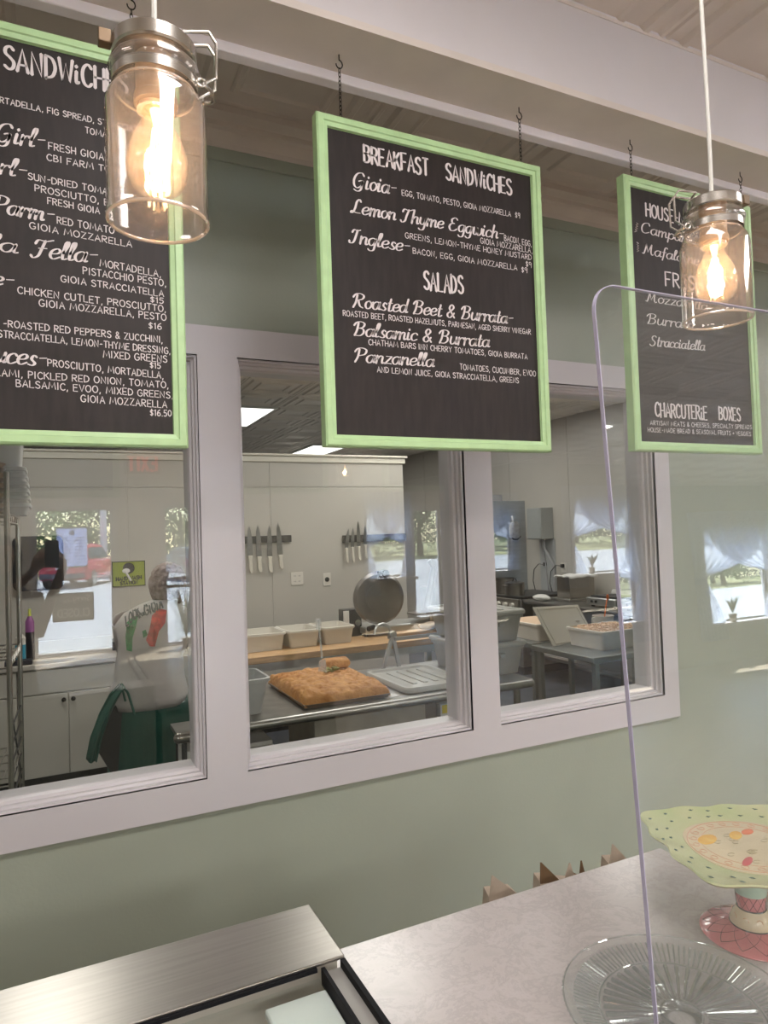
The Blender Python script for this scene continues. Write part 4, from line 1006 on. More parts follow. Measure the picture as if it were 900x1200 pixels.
# magnetic strips and knives
m_blade = mat('knife_steel', (.30, .29, .28), .3, .9, noise=.1, nscale=30); m_hand = mat('white_knife_handle', (.62, .58, .50), .4)
YK = PYW-.001
for (u0, u1, v, lb) in ((262, 341, 632, 'black magnetic knife strip on the wall, the left one'), (401, 475, 630, 'black magnetic knife strip on the wall, the right one near the slicer')):
    a = PY(u0, v-2.5, YK); b_ = PY(u1, v+3, YK)
    s_ = MB().box(a.x, b_.x, YK-.02, YK, b_.z, a.z).build('knife_strip', mat('strip_black', (.05, .045, .04), .45), None, bevel=.002); tag(s_, lb, 'knife rack', 'magnetic knife strips')
def knife(ut, vt, uh, vh, vb, wpx, label):
    """tip, heel, handle end in photo pixels on the wall plane"""
    y = YK-.030; T = PY(ut, vt, y); H_ = PY(uh, vh, y); B = PY(uh+1.2, vb, y); w_ = wpx*6.2/802
    r = thing('chef_knife', label, 'knife', tuple(H_), 'white handled knives on the wall strips')
    L = T-H_; X = Vector((1, 0, 0))
    MB().prism([H_+X*(-w_*.45), H_+X*(w_*.5), H_+X*w_*.5+L*.55, H_+L*.85+X*w_*.28, T, H_+L*.8-X*w_*.30, H_+L*.4-X*w_*.45], (0, .0025, 0)).build('blade', m_blade, r, smooth=False)
    D = B-H_
    MB().prism([H_-X*w_*.36+Vector((0, -.008, 0)), H_+D*.3-X*w_*.26+Vector((0, -.008, 0)), H_+D*.75-X*w_*.34+Vector((0, -.008, 0)), H_+D*.98-X*w_*.1+Vector((0, -.008, 0)), H_+D+X*w_*.35+Vector((0, -.008, 0)), H_+D*.8+X*w_*.42+Vector((0, -.008, 0)), H_+D*.3+X*w_*.3+Vector((0, -.008, 0)), H_+X*w_*.42+Vector((0, -.008, 0))], (0, .018, 0)).build('handle', m_hand, r, bevel=.004)
o5 = ['leftmost', 'second', 'middle', 'fourth', 'rightmost']
for k, (a, b_, c_, d_, e_, w_) in enumerate(((284, 617, 285, 648, 668, 4.5), (291.8, 616, 293, 651, 672, 6.5), (302, 615, 303.5, 652, 671, 6.5), (315.5, 615, 316, 652, 671, 6.5), (325.5, 612, 328.5, 650, 667, 6.5))):
    knife(a, b_, c_, d_, e_, w_, '%s of the five broad chef knives on the left wall strip' % o5[k])
o4 = ['leftmost of the four smaller knives on the right wall strip', 'second smaller knife on the right wall strip', 'tallest knife, third on the right wall strip', 'rightmost of the four smaller knives on the right wall strip']
for k, (a, b_, c_, d_, e_, w_) in enumerate(((408.4, 619, 406, 642, 660, 4.5), (413.5, 618, 413, 641, 659, 4.5), (419.5, 611, 420.5, 640, 657, 5), (428, 616, 428, 638, 655, 4.5))):
    knife(a, b_, c_, d_, e_, w_, o4[k])
# wall plates
m_plate = mat('ivory_plate', (.66, .62, .56), .4)
def plate(u, v, w_, h_, label, n_, y=PYW):
    c = PY(u, v, y); r = thing('wall_outlet', label, 'outlet', tuple(c), 'wall outlet plates')
    MB().box(c.x-w_/2, c.x+w_/2, y-.006, y-.0, c.z-h_/2, c.z+h_/2).build('cover_plate', m_plate, r, bevel=.002)
    if n_ == 'round': MB().cyl((c.x, y-.01, c.z), (c.x, y-.006, c.z), .022, 20).build('round_socket', m_black, r)
    else:
        for dx in (-.022, .022):
            for dz in (-.025, .025):
                s = MB()
                for q in (-.006, .006): s.box(c.x+dx+q-.0015, c.x+dx+q+.0015, y-.0075, y-.006, c.z+dz-.005, c.z+dz+.005)
                s.build('socket', m_dark, r, smooth=False)
plate(348, 678, .118, .118, 'double ivory outlet plate left of centre on the knife wall', 'quad')
plate(383, 679, .075, .12, 'ivory plate with one round black socket on the knife wall', 'round')
# hand wash sign
a = PY(131, 658.5, PYW-.004); b_ = PY(170.5, 686, PYW-.004)
hs = thing('hand_wash_sign', 'lime green HAND WASH STATION notice on the kitchen wall left of the worker', 'sign', ((a.x+b_.x)/2, PYW-.004, b_.z))
MB().box(a.x, b_.x, PYW-.006, PYW-.001, b_.z, a.z).build('sign_sheet', mat('lime_print', (.28, .34, .04), .5), hs, smooth=False)
mb = MB(); t_ = .006
for q in ((a.x, b_.x, a.z-t_, a.z), (a.x, b_.x, b_.z, b_.z+t_), (a.x, a.x+t_, b_.z, a.z), (b_.x-t_, b_.x, b_.z, a.z)): mb.box(q[0], q[1], PYW-.0075, PYW-.006, q[2], q[3])
W_ = b_.x-a.x; H0 = a.z-b_.z
letter(mb, 'HAND WASH', (a.x+W_*.12, PYW-.0065, b_.z+H0*.24), (b_.x-W_*.12, PYW-.0065, b_.z+H0*.27), H0*.14, (0, -1, 0), .008, gap=1.6, jit=0)
letter(mb, 'STATION', (a.x+W_*.24, PYW-.0065, b_.z+H0*.07), (b_.x-W_*.24, PYW-.0065, b_.z+H0*.09), H0*.13, (0, -1, 0), .008, gap=1.6, jit=0)
mb.cyl((a.x+W_*.5, PYW-.0085, b_.z+H0*.72), (a.x+W_*.5, PYW-.0065, b_.z+H0*.72), H0*.22, 24); mb.build('black_print', m_black, hs, smooth=False)
mb = MB(); mb.ball((a.x+W_*.42, PYW-.010, b_.z+H0*.62), 1, 10, (W_*.12, .003, H0*.10)); mb.tube([(a.x+W_*.40, PYW-.009, b_.z+H0*.6), (a.x+W_*.56, PYW-.009, b_.z+H0*.22)], .009, 6)
mb.build('white_hand_picture', m_paper, hs)

# cabinets at the left
cy = 5.46; m_cab = mat('cabinet_white', (.50, .47, .41), .4, noise=.02, nscale=4)
CT = PY(80, 775.5, cy).z
wk = thing('worktop', 'pale continuous worktop over the white base cabinets', 'worktop', (-.6, 5.7, CT-.03))
MB().box(-2.65, .93, cy, PYW-.002, CT-.035, CT).build('top_slab', mat('worktop_laminate', (.46, .42, .37), .35), wk, bevel=.004)
MB().box(-2.65, .93, PYW-.03, PYW-.002, CT, CT+.09).build('backsplash', m_cab, wk, smooth=False)
xm = PY(81, 850, cy).x; wd = abs(PY(138, 850, cy).x-xm)
zd = PY(80, 811.5, cy).z
for k in range(-3, 2):
    xc = xm+k*2*wd
    if xc-wd > .93: continue
    r = thing('base_cabinet', ['white base cabinet at the far left behind the rack', 'white base cabinet, second from the left wall', 'white base cabinet directly left of the twin-knob one', 'white base cabinet with two dark knobs, left of the worker', 'white base cabinet hidden behind the worker'][k+3], 'cabinet', (xc, 5.7, 0), 'white base cabinets')
    a, b_ = xc-wd+.002, min(xc+wd-.002, .93)
    MB().box(a, b_, cy+.03, PYW-.01, .10, CT-.036).build('carcass', m_cab, r, smooth=False)
    MB().box(a, b_, cy+.08, PYW-.02, 0, .10).build('toe_kick', m_black, r, smooth=False)
    MB().box(a+.004, b_-.004, cy+.010, cy+.03, zd+.006, CT-.045).build('drawer_front', m_cab, r, bevel=.003)
    for s_ in (0, 1):
        da, db = (a+.004, xc-.002) if s_ == 0 else (xc+.002, b_-.004)
        if db-da < .1: continue
        dr = MB().box(da, db, cy+.012, cy+.03, .105, zd-.002).build('door', m_cab, r, bevel=.003)
        kx = xc+(-.028 if s_ == 0 else .028)*1.1
        MB().lathe([(0, 0), (.006, 0), (.006, .014), (.015, .018), (.016, .026), (.010, .031), (0, .032)], (0, 0, 0), 16).rot(RX(pi/2)).v
        kb_ = MB().lathe([(0, 0), (.006, 0), (.006, .014), (.015, .018), (.016, .026), (.010, .031), (0, .032)], (0, 0, 0), 16); kb_.rot(RX(pi/2)); kb_.v = [(p[0]+kx, p[1]+cy+.012, p[2]+zd-.045) for p in kb_.v]
        kb_.build('knob', m_iron, dr)
def bottle(u0, u1, vt, y, zb, cols, label, cat='bottle', grp='bottles on the worktop'):
    a = PY(u0, vt, y); b_ = PY(u1, vt, y); r_ = (b_.x-a.x)/2; c = ((a.x+b_.x)/2, y, zb); h = a.z-zb
    r = thing('squeeze_bottle', label, cat, c, grp)
    MB().lathe([(0, 0), (r_*.95, 0), (r_, .006), (r_, h*.55)], c, 20).build('lower_body', cols[0], r)
    MB().lathe([(0, h*.55), (r_, h*.55), (r_, h*.75), (r_*.4, h*.86), (0, h*.86)], c, 20).build('upper_body', cols[1], r)
    MB().lathe([(0, h*.86), (r_*.4, h*.86), (r_*.3, h), (0, h)], c, 16).build('cap', cols[2], r)
m_blue = mat('blue_soap', (.05, .30, .42), .3); m_pur = mat('purple_plastic', (.30, .10, .28), .4); m_yel = mat('yellow_cap', (.6, .62, .12), .4)
bottle(17, 30, 738, 5.60, CT+.001, (m_blue, m_whiteplastic, m_black), 'soap bottle with blue liquid on the worktop')
bottle(29, 40, 714, 5.72, CT+.001, (m_black, m_pur, m_yel), 'purple squeeze bottle on the worktop behind the rack')
bottle(131, 140, 744, 5.80, CT+.001, (m_dark, m_tote, m_dark), 'grey canister on the worktop beside the worker', 'canister')
rg = MB().box(PY(6, 760, 5.6).x, PY(38, 760, 5.6).x, 5.5, 5.58, CT+.001, CT+.035); tag(rg.build('dark_tray', m_dark, None, bevel=.003), 'dark tray on the worktop in front of the soap bottles', 'tray')

# wire rack at the left edge
m_wire = mat('chrome_wire', (.45, .42, .38), .3, .9)
ry0 = 3.30; rx1 = PY(10.5, 750, ry0).x; ry1 = 3.78; rx1b = PY(23, 750, ry1).x
rk = thing('wire_rack', 'tall chrome wire shelving rack at the left edge of the left window', 'rack', (rx1-.4, 3.54, 0))
for (x, y) in ((rx1, ry0), (rx1b, ry1), (rx1-.9, ry0), (rx1b-.9, ry1)):
    MB().cyl((x, y, .0), (x, y, 2.06 if y == ry0 else 2.0), .0115, 10).build('post', m_wire, rk)
for z in (.30, .78, 1.27, 1.885):
    mb = MB(); 
    for q in (0, .035):
        mb.tube([(rx1, ry0, z-q), (rx1b, ry1, z-q)], .004, 6); mb.tube([(rx1-.9, ry0, z-q), (rx1b-.9, ry1, z-q)], .004, 6)
        mb.tube([(rx1-.9, ry0, z-q), (rx1, ry0, z-q)], .004, 6); mb.tube([(rx1b-.9, ry1, z-q), (rx1b, ry1, z-q)], .004, 6)
    for k in range(1, 30): x = rx1-.9*k/30; mb.tube([(x, ry0, z), (x+rx1b-rx1, ry1, z)], .0018, 4)
    for k in range(1, 4): mb.tube([(rx1-.9, ry0+(ry1-ry0)*k/4, z-.004), (rx1, ry0+(ry1-ry0)*k/4, z-.004)], .003, 5)
    for k in range(7):
        t0, t1 = k/7, (k+.5)/7; mb.tube([(rx1+(rx1b-rx1)*t0, ry0+(ry1-ry0)*t0, z), (rx1+(rx1b-rx1)*t1, ry0+(ry1-ry0)*t1, z-.035), (rx1+(rx1b-rx1)*(k+1)/7, ry0+(ry1-ry0)*(k+1)/7, z)], .0018, 4)
    mb.build('wire_shelf', m_wire, rk)
mb = MB()
for k in range(12):
    z = .15+k*.075; mb.tube([(rx1, ry0, z), (rx1b, ry1, z+.0)], .0045, 6)
mb.tube([(rx1, ry0, 1.10), (rx1b, ry1, .62)], .0035, 6); mb.build('side_ladder', m_dark, rk)
ps = None
for k in range(10):
    c = PY(1, 538+k*5.2, 3.52); z = 1.885+.004+.215-.0225*k
    q = MB().lathe([(0, 0), (.10, 0), (.118, .018), (.122, .018), (.104, -.001), (0, -.001)], (c.x-.10, 3.50, z-.006), 28)
    tag(q.build('baking_pan', m_steel if k % 2 else m_kraft, None), 'round baking pan in the tall stack on the wire rack, far left edge', 'pan', 'round pans stacked on the wire rack')
def whitetub(k, zb, h, label, w0, w1, dpt=.26):
    c0 = PY(8, 560, 3.66).x; r = tub(MB(), c0-w0, c0+w1, 3.60, 3.60+dpt, zb, zb+h, .012, .008, .03)
    tag(r.build('white_container', mat('white_container_plastic', (.66, .65, .64), .35), None), label, 'container', 'white containers stacked on the wire rack')
zb = 1.891; o6 = ['lowest', 'second lowest', 'third lowest', 'fourth lowest', 'fifth lowest', 'sixth lowest']
for k in range(6): whitetub(k, zb+k*.034, .055, '%s white container in the nested stack on the wire rack' % o6[k], .10, .098-.003*k)
whitetub(7, zb+.228, .20, 'deep white container on top of the nested stack, touching the menu board bottom', .10, .078)

# ---- right part of the kitchen
m_grey = mat('grey_green_steel', (.20, .21, .195), .4, .6)
def ptable(x0, x1, y0, y1, label):
    r = thing('prep_table', label, 'table', ((x0+x1)/2, (y0+y1)/2, 0), 'steel prep tables')
    MB().box(x0, x1, y0, y1, .86, .90).build('steel_top', m_grey, r, bevel=.006)
    for x in (x0+.03, x1-.06):
        for y in (y0+.02, y1-.06): MB().box(x, x+.035, y, y+.035, 0, .86).build('leg', m_grey, r, smooth=False)
    MB().box(x0+.03, x1-.03, y0+.03, y1-.03, .12, .14).build('under_shelf', m_steel_d, r, smooth=False)
ptable(3.10, 4.10, 3.42, 4.06, 'steel prep table carrying the tub of nuts')
ptable(3.14, 4.10, 4.10, 4.80, 'second steel prep table carrying the rear white tub')
tA = PZ(706.7, 764, .9)
nx0, ny0 = tA.x, tA.y; nzt = PY(707, 741, ny0).z
r = thing('nut_tub', 'open milky tub full of chopped nuts in the right window', 'tub', (nx0+.2, ny0+.2, .901))
m_milk = mat('milky_clear_plastic', (.64, .58, .50), .3, noise=.05, nscale=12)
tub(MB(), nx0, nx0+.48, ny0, ny0+.38, .901, nzt, .015, .01, .03).build('tub_body', m_milk, r)
mb = MB().grid(lambda u, v: (nx0+.02+.44*u, ny0+.02+.34*v, nzt-.010+.014*NS.noise(Vector((u*9, v*9, 2)))+.02*(1-(2*u-1)**2)*(1-(2*v-1)**2)), 24, 20)
rr2 = random.Random(5)
nb = MB(); nb.add(mb.v, mb.f)
for k in range(380):
    u, v = rr2.random(), rr2.random(); z = nzt-.006+.014*NS.noise(Vector((u*9, v*9, 2)))+.02*(1-(2*u-1)**2)*(1-(2*v-1)**2)
    R3 = RZ(rr2.uniform(0, 6)) @ RX(rr2.uniform(-1, 1)); c = (nx0+.025+.43*u, ny0+.025+.33*v, z)
    nb.box(c[0]-.010, c[0]+.010, c[1]-.004, c[1]+.004, c[2]-.003, c[2]+.003, R3, c)
nb.build('chopped_nuts', mat('pecan_pieces', (.58, .36, .20), .6, col2=(.74, .55, .38), nscale=60), r, smooth=False, kind='stuff')
a = PZ(612.5, 749, .9); zt = PY(640, 729, a.y).z
r = thing('flour_tub', 'second milky tub behind the leaning lid', 'tub', (a.x+.15, a.y-.2, .901))
ya_ = max(4.12, PZ(641, 756, .9).y); yb2 = ya_+.42
tub(MB(), a.x-.0, a.x+.42, ya_, yb2, .901, zt+.02, .015, .01, .03).build('tub_body', m_milk, r)
MB().grid(lambda u, v: (a.x+.02+.38*u, ya_+.02+.38*v, zt+.005+.02*(1-(2*u-1)**2)), 8, 8).build('contents', mat('pecan_flat', (.6, .42, .28), .7), r)
BL = PZ(649, 757.5, .903); TL_ = PY(624.5, 711.5, BL.y+.10); TR_ = PY(677, 708.5, BL.y+.32); BR_ = BL+TR_-TL_
lt = thing('tub_lid', 'white tub lid leaning on edge against the tub of nuts', 'lid', tuple(BL))
nn_ = (TL_-BL).cross(BR_-BL).normalized()*.008
MB().prism([BL, TL_, TR_, BR_], nn_).build('lid_sheet', m_whiteplastic, lt, bevel=.003)
def lerp(a, b, t): return a+(b-a)*t
def qp(u, v): return lerp(lerp(BL, BR_, u), lerp(TL_, TR_, u), v)
mb = MB(); s2 = nn_.normalized()*(-.004)
for off in (nn_, Vector((0, 0, 0))):
    loop = [qp(.06, .06), qp(.94, .06), qp(.94, .94), qp(.06, .94)]
    for i in range(4): mb.tube([loop[i]+off, loop[(i+1) % 4]+off], .005, 6)
mb.build('moulded_rib', m_whiteplastic, lt)
c = PY(707, 733, 4.30)
jg = thing('measuring_jug', 'small clear measuring jug holding an orange spoon', 'jug', (c.x, 4.30, .901))
w_ = (PY(716, 725, 4.3).x-PY(698, 725, 4.3).x)/2; zt = PY(707, 721, 4.3).z
MB().lathe([(0, 0), (w_*.8, 0), (w_, zt-.901), (w_*1.06, zt-.901), (w_*.84, .006), (0, .006)], (c.x, 4.30, .901), 24).build('jug_body', m_milk, jg)
MB().tube([(c.x-w_, 4.30, zt-.01), (c.x-w_-.035, 4.30, zt-.015), (c.x-w_-.035, 4.30, zt-.07), (c.x-w_*.9, 4.30, zt-.08)], .006, 8).build('handle', m_milk, jg)
sp_ = thing('orange_spoon', 'orange plastic spoon standing in the measuring jug', 'spoon', (c.x, 4.3, .93))
a = PY(712, 697, 4.32); m_org = mat('orange_plastic', (.65, .16, .04), .4)
MB().tube([(c.x, 4.3, .93), tuple(a+Vector((-.01, 0, -.04)))], .006, 8).build('stem', m_org, sp_)
MB().ball(a+Vector((0, 0, -.02)), .02, 10, (.8, .3, 1.3)).build('bowl', m_org, sp_)

# counter along the right wall
QX = 4.98
qc = thing('kitchen_counter', 'steel counter with lower shelf along the right kitchen wall', 'counter', (5.36, 4.6, 0))
MB().box(QX, KX-.002, 2.45, 6.62, .86, .90).build('steel_top', m_steel_d, qc, bevel=.006)
MB().tube([(QX, 2.45, .88), (QX, 6.62, .88)], .02, 10).build('rolled_edge', m_steel, qc)
for y in (2.5, 4.5, 6.5): MB().cyl((QX+.06, y, 0), (QX+.06, y, .86), .02, 10).build('leg', m_grey, qc)
MB().box(QX+.03, KX-.01, 2.5, 6.6, .25, .285).build('lower_shelf', m_steel, qc, smooth=False)
a = PX(655, 773, QX+.2)
fb_ = tag(MB().box(QX+.1, QX+.5, a.y-.4, a.y+.25, .286, .36).build('sheet_pan_stack', m_paper, None, bevel=.004), 'white flat box on the lower shelf of the wall counter', 'box')
cbx = tag(MB().box(QX+.1, QX+.4, 4.4, 4.8, .286, .42).build('cardboard_box', m_kraft, None, bevel=.004), 'brown cardboard box on the lower shelf near the table leg', 'box')
# stove, pots
sv_ = thing('range', 'steel range with a row of knobs in the far kitchen corner', 'range', (5.36, 7.05, 0))
MB().box(QX-.02, KX-.01, 6.66, 7.46, .10, .90).build('body', m_steel_d, sv_, bevel=.005)
MB().box(QX-.05, QX-.02, 6.68, 7.44, .76, .90).build('control_panel', m_steel, sv_, bevel=.005)
MB().box(QX-.045, QX-.02, 6.72, 7.40, .25, .70).build('oven_door', m_dark, sv_, bevel=.004)
for k in range(5):
    y = 6.78+.14*k; kk = MB().cyl((QX-.085, y, .83), (QX-.05, y, .83), .028, 14).build('knob', m_plate, sv_)
MB().box(QX, KX-.01, 6.68, 7.44, .90, .93).build('grate', m_black, sv_, bevel=.004)
MB().box(QX+.02, KX-.05, 6.7, 7.4, .0, .10).build('plinth', m_black, sv_, smooth=False)
for k, (u, r_, h_, lb) in enumerate(((591, .13, .19, 'taller steel stock pot on the range, left one'), (603, .12, .15, 'steel saucepan with a lid on the range, right one'))):
    y = 7.22-.28*k; c = PY(u, 680, y); 
    r = thing('stock_pot', lb, 'pot', (c.x, y, .931), 'pots on the range')
    MB().lathe([(0, 0), (r_, 0), (r_, h_), (r_+.006, h_), (r_+.006, h_+.004), (r_-.004, h_+.004), (r_-.004, .006), (0, .006)], (c.x, y, .931), 28).build('pot_body', m_steel, r)
    if k:
        MB().lathe([(0, h_+.02), (r_*.5, h_+.018), (r_, h_+.004), (r_, h_+.0045), (0, h_+.024)], (c.x, y, .931), 28).build('lid', m_steel, r)
        MB().tube([(c.x-.03, y, .931+h_+.015), (c.x-.02, y, .931+h_+.05), (c.x+.02, y, .931+h_+.05), (c.x+.03, y, .931+h_+.015)], .005, 6).build('lid_handle', m_black, r)
    MB().tube([(c.x-r_, y-.03, .931+h_*.8), (c.x-r_-.04, y-.03, .931+h_*.82), (c.x-r_-.04, y+.03, .931+h_*.82), (c.x-r_, y+.03, .931+h_*.8)], .005, 6).build('side_handle', m_steel, r)
# tall fridge
FYY = 7.55; a = PY(572, 590, FYY); b_ = PY(615, 590, FYY)
fg = thing('tall_refrigerator', 'tall stainless cabinet side with a mitt hanging on it', 'refrigerator', (5.4, 8.0, 0))
MB().box(a.x-.1, b_.x, FYY, FYY+.8, .12, a.z+.03).build('steel_body', mat('brushed_panel', (.42, .45, .48), .35, .75, noise=.06, nscale=6, stretch=(1, 1, 6)), fg, bevel=.006)
for x in (a.x, b_.x-.06):
    for y in (FYY+.05, FYY+.7): MB().cyl((x, y, 0), (x, y, .12), .02, 10).build('foot', m_black, fg)
MB().box(a.x-.02, a.x+.30, FYY+.1, FYY+.5, a.z+.03, a.z+.12).build('vent_cowl', m_grayplastic, fg, bevel=.004)
c = PY(603, 620, FYY-.03)
mt = thing('oven_mitt', 'grey quilted oven mitt hanging on the steel cabinet side', 'oven mitt', tuple(c))
mb = MB(); mb.rings([(c.x, c.y, c.z-.13, .03, .015), (c.x, c.y, c.z-.11, .085, .026), (c.x, c.y, c.z, .09, .026), (c.x, c.y, c.z+.07, .08, .024), (c.x, c.y, c.z+.10, .045, .018)], 20); mb.build('mitt_body', mat('mitt_cloth', (.34, .32, .29), .9, noise=.2, nscale=30, bump=.4, bscale=80), mt)
MB().tube([(c.x-.07, c.y-.0, c.z-.09), (c.x-.03, c.y-.01, c.z-.135), (c.x+.03, c.y-.01, c.z-.14), (c.x+.09, c.y, c.z-.10)], .012, 8).build('dark_binding', m_iron, mt)
MB().tube([(c.x-.02, c.y+.01, c.z+.09), (c.x-.03, c.y+.015, c.z+.17), (c.x-.02, c.y+.01, c.z+.18), (c.x-.01, c.y+.01, c.z+.10)], .006, 6).build('hanging_loop', m_paper, mt)
# electric box on wall
bxx = 5.55; a = PX(617, 596, bxx); b_ = PX(634.5, 632, bxx)
eb = thing('electric_box', 'grey wall-mounted electric box with conduit below it', 'electric box', (5.65, (a.y+b_.y)/2, b_.z))
MB().box(bxx, KX-.0, b_.y, a.y, b_.z, a.z).build('box_body', mat('box_grey', (.31, .32, .31), .4, noise=.03, nscale=5), eb, bevel=.006)
MB().box(bxx-.008, bxx, b_.y+.01, a.y-.01, b_.z+.01, a.z-.01).build('box_door', mat('box_grey', (0, 0, 0)), eb, bevel=.003)
ym = (a.y*.35+b_.y*.65); MB().tube([(KX-.08, ym, b_.z), (KX-.08, ym, b_.z-.12), (KX-.03, ym-.1, b_.z-.32), (KX-.03, ym-.1, .92)], .018, 8).build('conduit', m_grayplastic, eb)
MB().tube([(KX-.06, ym+.08, b_.z), (KX-.03, ym+.06, b_.z-.3), (KX-.03, ym+.02, .92)], .010, 8).build('cable', m_grayplastic, eb)
MB().box(KX-.012, KX-.001, ym-.12, a.y, .92, b_.z).build('backing_panel', mat('backing_grey', (.38, .39, .39), .4), eb, smooth=False)
for k, (u, v) in enumerate(((640.5, 663), (661, 665))):
    c = PX(u, v, KX); r = thing('wall_outlet', ['outlet with a drooping black cord beside the conduit', 'outlet with a black cord above the steel warmer'][k], 'outlet', (KX-.003, c.y, c.z), 'wall outlet plates')
    MB().box(KX-.006, KX-.0, c.y-.05, c.y+.05, c.z-.06, c.z+.06).build('cover_plate', m_plate, r, bevel=.002)
    MB().box(KX-.045, KX-.006, c.y-.018, c.y+.02, c.z+.0, c.z+.045).build('plug', m_black, r, bevel=.004)
    MB().tube([(KX-.05, c.y, c.z+.02), (KX-.08, c.y+.06, c.z+.03), (KX-.08, c.y+.16, c.z-.05), (KX-.07, c.y+.20, c.z-.20), (KX-.07, c.y+.16, .915)], .006, 6).build('cord', m_black, r)
# warmer with towel
a = PX(653, 700, QX+.25); y1_ = a.y; y0_ = PX(668, 700, QX+.25).y
hw = thing('food_warmer', 'square stainless warmer with a white cloth on top', 'food warmer', (QX+.4, (y0_+y1_)/2, .901))
zt = PX(670, 677, QX+.25).z
MB().box(QX+.25, QX+.62, y0_, y1_, .93, zt).build('steel_body', m_steel, hw, bevel=.006)
MB().box(QX+.20, QX+.66, y0_-.05, y1_+.05, .901, .93).build('base_plate', m_steel_d, hw, bevel=.004)
MB().grid(lambda u, v: (QX+.23+.42*u, y0_-.03+(y1_-y0_+.05)*v, zt+.012+.02*NS.noise(Vector((u*4, v*4, 7)))-(.03*max(0, abs(v-.5)-.44)*10)), 16, 16).build('folded_cloth', m_paper, hw, solid=.012)
tw = MB().ball((QX+.12, 6.45, .935), 1, 14, (.09, .14, .035)); tw.v = [tuple(Vector(p)+NS.noise_vector(Vector(p)*14)*.02) for p in tw.v]
tag(tw.build('crumpled_towel', m_paper, None), 'crumpled white towel on the counter next to the range', 'towel')
def press(u, v, label):
    a = PX(u, v, QX+.08); y1_ = a.y; y0_ = y1_-.42; x0_ = QX+.08
    r = thing('panini_press', label, 'panini press', (x0_+.2, y0_+.2, .901), 'panini presses on the wall counter')
    MB().box(x0_, x0_+.45, y0_, y1_, .92, 1.00).build('lower_body', m_alu, r, bevel=.012)
    MB().box(x0_+.04, x0_+.40, y0_+.03, y1_-.03, 1.00, 1.015).build('lower_grill', m_dark, r, smooth=False)
    for yy in (y0_+.05, y1_-.05): MB().cyl((x0_+.05, yy, .901), (x0_+.05, yy, .92), .02, 10).build('foot', m_black, r)
    for q in (0, 1): MB().cyl((x0_-.012, y1_-.09-.06*q, .96), (x0_, y1_-.09-.06*q, .96), .014, 12).build('knob', m_black, r)
    R3 = RY(radians(-58)); C = (x0_+.42, (y0_+y1_)/2, 1.03)
    m_ = MB().box(x0_-.02, x0_+.42, y0_+.01, y1_-.01, 1.03, 1.10, R3, C)
    m_.rot(Matrix.Identity(3)); m_.build('raised_lid', m_steel_d, r, bevel=.012)
    g = MB()
    for k in range(14):
        yy = y0_+.05+(y1_-y0_-.1)*k/13; g.box(x0_+.03, x0_+.38, yy-.006, yy+.006, 1.018, 1.03, R3, C)
    g.build('lid_ribs', m_grayplastic, r, smooth=False)
    h = MB().box(x0_-.05, x0_-.02, y0_+.03, y1_-.03, 1.04, 1.09, R3, C); h.build('lid_handle', mat('dark_red_handle', (.10, .03, .03), .4), r, bevel=.008)
press(687, 705, 'open panini press in the right window, left one')
press(728, 712, 'open panini press at the right edge of the right window')

# black screen on the wall behind the rack, and the cart at the left end of the work table
a = PY(14, 629, PYW-.06); b_ = PY(75, 690, PYW-.06)
ms = thing('wall_monitor', 'black wall-mounted monitor with rounded corners behind the wire rack', 'monitor', ((a.x+b_.x)/2, PYW-.03, b_.z))
rr_m = rrect(a.x, b_.x, b_.z, a.z, .05, 0, 6)
MB().prism([(x, PYW-.065, z) for x, z, _ in rr_m], (0, .04, 0)).build('screen_body', m_black, ms, bevel=.004)
MB().box((a.x+b_.x)/2-.06, (a.x+b_.x)/2+.06, PYW-.025, PYW-.001, (a.z+b_.z)/2-.06, (a.z+b_.z)/2+.06).build('wall_bracket', m_iron, ms, smooth=False)
ut = thing('utility_cart', 'small steel cart with a rounded tube edge beside the worker', 'cart', (.56, 3.26, 0))
MB().box(.47, .645, 3.14, 3.38, .865, .885).build('cart_top', m_steel_d, ut, smooth=False)
mb = MB(); mb.tube([(.478, 3.15, .875), (.64, 3.15, .875)], .024, 14); mb.ball((.474, 3.15, .875), .0245, 14); mb.build('tube_edge', m_steel, ut)
for x in (.50, .62):
    for y in (3.18, 3.35): MB().cyl((x, y, 0), (x, y, .865), .012, 8).build('leg', m_dark, ut)
MB().box(.49, .63, 3.17, 3.36, .60, .615).build('cart_shelf', m_dark, ut, smooth=False)
pr_ = tag(MB().box(.495, .60, 3.19, 3.33, .616, .80).build('white_box', m_paper, None, bevel=.004), 'white box on the shelf of the small steel cart', 'box')
